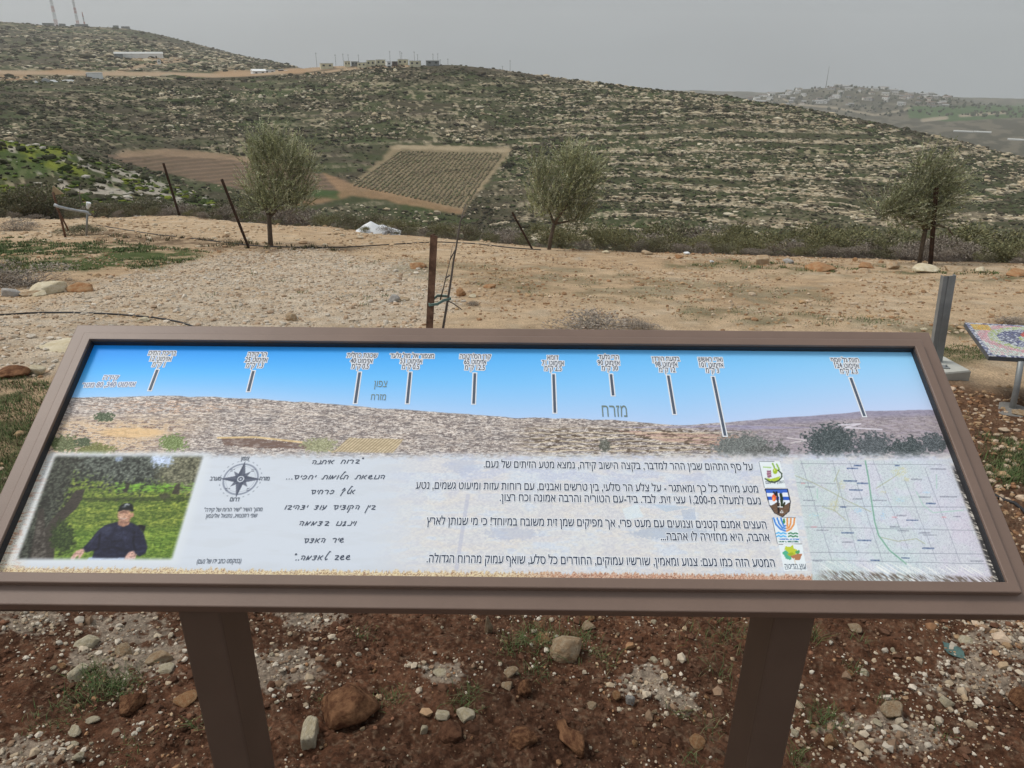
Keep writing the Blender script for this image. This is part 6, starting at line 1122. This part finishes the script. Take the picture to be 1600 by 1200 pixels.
tl = at_y(1595, 566, pf.y + .05) - pf; mb = MB(); mb.tube([Vector((0, 0, -.1)), tl * .5, tl * 1.02], [.021, .021, .021], 12); link('leg', mb.mesh('leg', True), galv, tb)
o = link('foot_pad', stone_mesh(77, (1, 1, .3)), mat('grey_cement', (.20, .19, .175), rough=.95, nscale=12, namt=.25, bump=.4), tb); o.location = (-.01, 0, -.004); o.scale = (.30, .26, .16)
# scrap of green cloth and bent pipe
p = at(1490, 1018); k = ppm(p); rg = np.random.default_rng(3); V = []; nx = 9
for iy in range(nx):
    for ix in range(nx):
        u0, v0 = ix / 8 - .5, iy / 8 - .5; V.append(((u0 * 22 + v0 * 8) / k, (-u0 * 14 + v0 * 26) / k, (3.0 + 1.6 * math.sin(5 * u0 + 2 * v0) + 1.3 * math.sin(8 * v0 + 2 * u0) + rg.normal() * .25) / k))
me = bpy.data.meshes.new('cloth_scrap'); me.from_pydata(V, [], [(j * nx + i_, j * nx + i_ + 1, (j + 1) * nx + i_ + 1, (j + 1) * nx + i_) for j in range(nx - 1) for i_ in range(nx - 1)])
o = link('cloth_scrap', me, mat('teal_cloth', (0.07, 0.125, 0.115), rough=.85, nscale=60, namt=.3), loc=p); sm = o.modifiers.new('thickness', 'SOLIDIFY'); sm.thickness = .0015; tag(o, 'crumpled scrap of dark teal cloth on the soil right of the right post', 'cloth scrap')
hose([(1545, 770), (1565, 782), (1585, 788), (1596, 797), (1610, 812), (1640, 820)], .009, 'short grey black pipe end curling out of the soil right of the sign', 'pipe_end')
p = at(1234, 389, 2); k = ppm(p); mb = MB(); mb.tube([Vector((0, 0, 0)), Vector((4 / k, 0, 12 / k)), Vector((6 / k, .05, 15 / k))], 3.2 / k, 10); o = link('pipe_end', mb.mesh('pipe_end', True), mat('white_plastic', (.55, .55, .53), rough=.6), loc=p); tag(o, 'short white plastic pipe sticking out of the roadside scrub', 'pipe')
# white covered heap
a_, _ = az_te(592, 358); rw = float(np.interp(a_, AZ, r_edge)) * 1.02; p = at_r(592, 358, rw); k = ppm(p); V0, F0 = I3; rg = np.random.default_rng(2)
pk = [(-.17, 0, 1.0, .22), (.08, .1, .72, .25), (.30, 0, .45, .2), (-.34, 0, .5, .16)]; nxx = 40; V = []
for iy in range(nxx):
    for ix in range(nxx):
        u0, v0 = ix / 39 - .5, iy / 39 - .5; h_ = max(hh_ * max(0, 1 - math.hypot((u0 - cx) / (2.2 * w_), (v0 - cy * .3) / .5)) for cx, cy, hh_, w_ in pk); h_ += .05 * float(vn(np.array(u0 * 9), np.array(v0 * 9), 5)) * (h_ > .02); V.append((u0 * 70 / k, v0 * 50 / k, h_ * 21 / k - .06))
me = bpy.data.meshes.new('white_heap'); me.from_pydata(V, [], [(j * nxx + i_, j * nxx + i_ + 1, (j + 1) * nxx + i_ + 1, (j + 1) * nxx + i_) for j in range(nxx - 1) for i_ in range(nxx - 1)])
o = link('covered_heap', me, white_m, loc=p + Vector((0, 0, .04))); tag(o, 'white sheet covered heap in the scrub beyond the track', 'covered heap')
for px_, py_, w_ in ((1072, 398, 11), (1575, 410, 12), (1112, 410, 8), (355, 338, 12)):
    p = at(px_, py_, 2); k = ppm(p); o = link('litter_bag', stone_mesh(int(px_), (1, .8, .6)), white_m, loc=p + Vector((0, 0, w_ / k * .2))); o.scale = [w_ / k] * 3; tag(o, {1072: 'tiny white litter bag at the left end of the roadside scrub', 1575: 'white litter bag in the scrub right of the crooked olive tree', 1112: 'white litter scrap on the grass edge left of the cut block', 355: 'white litter bag in the scrub left of the straight trunked olive'}[px_], 'litter')

# ------------------------------------------------------------------ far away: vine rows, huts, poles, masts, village
vine_m = mat('vine_leaf', (0.06, 0.06, 0.035), rough=.95, attr=True, nscale=2, namt=.3)
nr_ = 26
for j in range(nr_):
    f = (j + .5) / nr_; xb, yb = 549 + (726 - 549) * f, 290.5 + (327 - 290.5) * f; xt, yt = 625 + (788 - 625) * f, 235.5 + (239 - 235.5) * f
    P = []
    for q in np.linspace(0.01, .99, 30): P.append(at(xb + (xt - xb) * q, yb + (yt - yb) * q, 60)[:])
    P = np.array(P); P = np.concatenate([P[:-1] + (P[1:] - P[:-1]) * s_ for s_ in (0, .17, .33, .5, .67, .83)]); n = len(P); P[:, :2] += RNG.normal(size=(n, 2)) * .22; b_ = RNG.uniform(.12, .42, n)
    V, F, Cx = lumps(P, np.stack([b_, b_ * 1.2, b_ * .8], -1), pick([(0.21, 0.17, 0.105), (0.16, 0.145, 0.08), (0.24, 0.19, 0.12), (0.15, 0.155, 0.075)], n), jit=.4, sink=.2)
    o = link('vine_row', mesh_np('vine_row', V, F, Cx), vine_m); tag(o, 'row of low brownish vines in the small vineyard on the hill foot', 'vine row', 'vine rows in the small vineyard')
cream = mat('cream_wall', (0.66, 0.62, 0.44), rough=.8, nscale=2, namt=.08); whitew = mat('white_wall', (0.80, 0.81, 0.80), rough=.8, nscale=2, namt=.08); greyw = mat('grey_wall', (0.24, 0.25, 0.25), rough=.8, nscale=2, namt=.15); brownw = mat('brown_wall', (0.12, 0.085, 0.07), rough=.85, nscale=2, namt=.15); dkwin = mat('dark_window', (0.05, 0.055, 0.06), rough=.3); roofw = mat('pale_roof', (0.55, 0.56, 0.54), rough=.6)
def at_rr(px, py, r):
    p = at(px, py, 120); return p if r is None else at_r(px, py, r)
def hut(px, py, wpx, hpx, r, m_, label, group=None, gable=False, yaw=0.0, win=2, depth=4.5, name='hut', cat='hut', roof=None, drop=.4):
    p = at_rr(px, py, r); k = ppm(p); W, Hh = wpx / k, hpx / k; root = empty(name, p, label, cat, group); root.rotation_euler = (0, 0, -math.atan2(p.x, p.y) + yaw)
    mb = MB(); mb.box((0, 0, Hh / 2 - drop / 2), (W, depth, Hh + drop)); link('wall', mb.mesh('wall'), m_, root)
    mb = MB()
    if gable: mb.add([(-W * .54, -depth * .56, Hh), (W * .54, -depth * .56, Hh), (W * .54, depth * .56, Hh), (-W * .54, depth * .56, Hh), (-W * .54, 0, Hh * 1.45), (W * .54, 0, Hh * 1.45)], [(0, 1, 5, 4), (2, 3, 4, 5), (0, 4, 3), (1, 2, 5), (3, 2, 1, 0)])
    else: mb.box((0, 0, Hh + .10), (W * 1.05, depth * 1.08, .2))
    link('roof', mb.mesh('roof'), roof or roofw, root)
    for q in range(win):
        mb = MB(); mb.box(((q + .5) / win * W - W / 2, -depth / 2 - .02, Hh * .58), (min(1.3, W / win * .4), .06, Hh * .34)); link('window', mb.mesh('window'), dkwin, root)
    return root
KB = [(510, 102.5, 19, 6, cream, 'cream hut standing alone at the left end of the ridge row'), (543, 103, 9, 7, cream, 'narrow cream hut beside the dark grey shed on the ridge'), (555, 103, 10, 6, greyw, 'dark grey shed between two cream huts on the ridge'), (566, 102.5, 13, 6, cream, 'cream hut right of the dark grey shed'), (580, 102.5, 13, 8, cream, 'tallest cream hut of the ridge row'), (595, 102.5, 14, 7, cream, 'cream hut just left of the white hut on the ridge'), (607, 102.5, 7, 6, whitew, 'small white hut mid row on the ridge'),
      (617, 103, 8, 5, brownw, 'small brown hut right of the white one on the ridge'), (630, 103, 15, 7, cream, 'pale cream hut right of the small brown one'), (649, 103, 16, 7, cream, 'cream hut left of the long grey shed on the ridge'), (676, 102.5, 20, 6, greyw, 'long grey shed at the right end of the ridge row')]
for i_, (px_, py_, w_, h_, m_, lb) in enumerate(KB): hut(px_, py_, w_, h_ + .6, 477 + 3 * (i_ % 3), m_, lb, 'huts on the ridge', win=2 if w_ > 8 else 1, yaw=RNG.uniform(-.25, .25), drop=2.5)
hut(401, 90, 20, 6, 545, whitew, 'white house with a pitched roof on the saddle left of the huts', gable=True, yaw=.2, name='house', cat='house', drop=2.5, roof=whitew, depth=7); hut(419, 91, 16, 6, 548, whitew, 'low white annex right of the pitched roof house', name='house', cat='house', drop=2.5); hut(437, 92, 8, 6, 541, brownw, 'dark brown cabin right of the white annex on the saddle', name='cabin', cat='cabin', drop=2.5, win=1); hut(449, 93, 13, 4, 538, greyw, 'low grey shed right of the dark brown cabin', name='shed', cat='shed', drop=2.5)
hut(149, 122.5, 22, 8, None, whitew, 'pale shipping container beside the shelf road on the left slope', name='container', cat='container', win=0, drop=1.2); hut(138, 122, 5, 6, None, brownw, 'small rusty crate left of the pale container', name='crate', cat='crate', win=0, drop=1)
for q in range(6): hut(186 + 12.6 * q, 90.5, 12.0, 6.0, None, whitew if q else greyw, 'dark open end bay of the long white greenhouse row' if not q else 'white plastic greenhouse in the long row under the mast hill', None if not q else 'greenhouses in the long row', name='greenhouse', cat='greenhouse', win=0, drop=3, gable=True, depth=5, roof=roofw)
hut(249, 100, 5, 6, None, whitew, 'tiny white cabin on the bare earth below the greenhouses', name='cabin', cat='cabin', win=1, drop=1.5)
for px_, py_, w_, h_, m_, lb in ((72, 128, 18, 5, greyw, 'dark heap of scrap beside the shelf road at far left'), (82, 127.5, 20, 4, whitew, 'white boat shaped scrap beside the dark heap at far left'), (57, 129.5, 8, 3, whitew, 'white scrap left of the dark heap at far left'), (107, 127, 18, 2.5, whitew, 'flat grey white sheet lying right of the dark heap')):
    p = at(px_, py_, 120); k = ppm(p); o = link('scrap_heap', stone_mesh(int(px_), (1, .6, 1)), m_, loc=p); o.scale = (w_ / k, w_ / k * .6, 2 * h_ / k); tag(o, lb, 'scrap')
pole_m = mat('weathered_pole', (0.10, 0.09, 0.08), rough=.9)
for px_, yt, yb in [(495, 81, 102), (525, 86, 103), (537, 85, 103), (545, 86, 103), (561, 86, 103), (610, 83, 103), (626, 83, 103), (628.5, 85, 103), (648, 83, 103), (653, 87, 103), (677, 86, 103), (684.5, 86, 103), (688, 94, 102), (700, 93, 102), (785, 104, 110), (797, 96, 112)]:
    p = at_r(px_, yb, 484); k = ppm(p); h_ = (yb - yt) / k; mb = MB(); mb.tube([(0, 0, -2), (0, 0, h_ * .6), (0, 0, h_)], [.10, .085, .07], 6); mb.box((0, 0, h_ * .93), (1.1, .1, .1)); o = link('utility_pole', mb.mesh('utility_pole'), pole_m, loc=p); tag(o, 'thin dark pole standing among the huts on the ridge', 'pole', 'poles along the ridge')
mast_r = mat('mast_red', (0.42, 0.17, 0.13), rough=.7); mast_w = mat('mast_white', (0.55, 0.55, 0.54), rough=.7)
for px_, py_, hm, wb, lb in ((87, 34, 62, 3.0, 'left and stoutest of the lattice radio masts on the hilltop'), (121, 34, 60, 2.4, 'middle lattice radio mast on the hilltop'), (131.5, 35, 17, 1.2, 'short thin mast right of the two tall ones')):
    p = at_r(px_, py_, 1215); root = empty('radio_mast', p, lb, 'mast'); ns = max(3, int(hm / 7))
    for s_ in range(ns):
        z0, z1 = hm * s_ / ns, hm * (s_ + 1) / ns; wa, wz = wb * (1 - .65 * s_ / ns), wb * (1 - .65 * (s_ + 1) / ns); mb = MB(); cn = [(-.5, -.5), (.5, -.5), (.5, .5), (-.5, .5)]
        for i_ in range(4):
            a0, a1_ = cn[i_], cn[(i_ + 1) % 4]; mb.tube([(a0[0] * wa, a0[1] * wa, z0 - (2 if s_ == 0 else 0)), (a0[0] * wz, a0[1] * wz, z1)], .16, 5); mb.tube([(a0[0] * wa, a0[1] * wa, z0), (a1_[0] * wz, a1_[1] * wz, z1)], .10, 4); mb.tube([(a1_[0] * wa, a1_[1] * wa, z0), (a0[0] * wz, a0[1] * wz, z1)], .10, 4); mb.tube([(a0[0] * wz, a0[1] * wz, z1), (a1_[0] * wz, a1_[1] * wz, z1)], .10, 4)
        link('lattice_section', mb.mesh('lattice_section'), mast_w if s_ % 2 else mast_r, root)
for px_, w_, lb in ((75, 16, 'flat grey equipment hut left of the stout mast'), (97, 9, 'small grey equipment hut between the two tall masts'), (127, 18, 'grey fenced equipment hut right of the middle mast'), (180, 8, 'small dark hut on the hilltop right of the masts'), (195, 12, 'low pale hut at the right end of the hilltop')): hut(px_, 37, w_, 3.2, 1212, greyw, lb, name='equipment_hut', cat='hut', win=0, drop=4, depth=8)
# village on the far hill
rg = np.random.default_rng(12); wl = [mat('village_wall', (0.66, 0.62, 0.55), rough=.85), mat('village_wall_white', (0.80, 0.79, 0.76), rough=.85), mat('village_wall_grey', (0.34, 0.33, 0.32), rough=.85)]; rf_ = [mat('village_roof_red', (0.26, 0.14, 0.10), rough=.8), mat('village_roof_grey', (0.32, 0.32, 0.31), rough=.8)]
protos = []
for q in range(6):
    mb = MB(); mb.box((0, 0, 1), (12, 9, 8)); n_w = len(mb.F)
    if q % 2: mb.add([(-6.4, -5, 5), (6.4, -5, 5), (6.4, 5, 5), (-6.4, 5, 5), (-6.4, 0, 7.6), (6.4, 0, 7.6)], [(0, 1, 5, 4), (2, 3, 4, 5), (0, 4, 3), (1, 2, 5)])
    else: mb.box((0, 0, 5.3), (12.6, 9.6, .6))
    n_r = len(mb.F) - n_w; mb.box((-2.5, -4.53, 2.2), (1.6, .1, 1.5)); mb.box((2.5, -4.53, 2.2), (1.6, .1, 1.5)); me = mb.mesh('village_house')
    for m_ in (wl[q % 3], rf_[q % 2], dkwin): me.materials.append(m_)
    me.polygons.foreach_set('material_index', [0] * n_w + [1] * n_r + [2] * (len(mb.F) - n_w - n_r)); protos.append(me)
for q in range(96):
    px_ = rg.uniform(1172, 1482); r = rg.uniform(1950, 2245); p = at_r(px_, 150, r); o = link('village_house', protos[q % 6]); o.location = p; s_ = rg.uniform(.6, 1.1); o.scale = (s_ * rg.uniform(.8, 1.5), s_, s_); o.rotation_euler = (0, 0, -math.atan2(p.x, p.y) + rg.uniform(-.6, .6)); tag(o, 'small pale house of the hazy village on the far hill', 'house', 'houses of the hazy far village')
p = at_r(1290, 138, 2240); mb = MB(); mb.tube([(0, 0, -2), (0, 0, 25), (0, 0, 52)], [1.0, .7, .4], 5); o = link('radio_mast', mb.mesh('radio_mast'), pole_m, loc=p); tag(o, 'thin mast rising above the hazy far village', 'mast')
for px_, py_, w_ in ((1505, 206, 34), (1535, 207, 30), (1590, 219, 34)):
    p = at(px_, py_, 600); k = ppm(p); mb = MB(); mb.box((0, 0, .4), (w_ / k * .8, 10, 1.6)); mb.tube([(-w_ / k * .4, 0, .8), (w_ / k * .4, 0, .8)], 1.2, 10); o = link('greenhouse', mb.mesh('greenhouse'), roofw, loc=p); o.rotation_euler = (0, 0, -math.atan2(p.x, p.y)); tag(o, 'white greenhouse on the hazy plain at the right edge' if px_ > 1580 else 'long pale greenhouse on the hazy plain beyond the ridge', 'greenhouse', None if px_ > 1580 else 'greenhouses on the hazy plain')

# ------------------------------------------------------------------ the hazy air
zlo = float(Z.min()) - 1.0; mb = MB(); mb.box((0, 0, (zlo + 175) / 2), (7400, 7400, 175 - zlo)); hm_ = bpy.data.materials.new('haze_air'); hm_.use_nodes = True; N = hm_.node_tree.nodes; N.clear()
ov = N.new('ShaderNodeOutputMaterial'); pv = N.new('ShaderNodeVolumePrincipled'); pv.inputs['Color'].default_value = (0.88, 0.88, 0.87, 1); pv.inputs['Density'].default_value = 0.00020; pv.inputs['Anisotropy'].default_value = 0.25
hm_.node_tree.links.new(pv.outputs[0], ov.inputs['Volume']); link('haze', mb.mesh('haze'), hm_, kind='stuff')
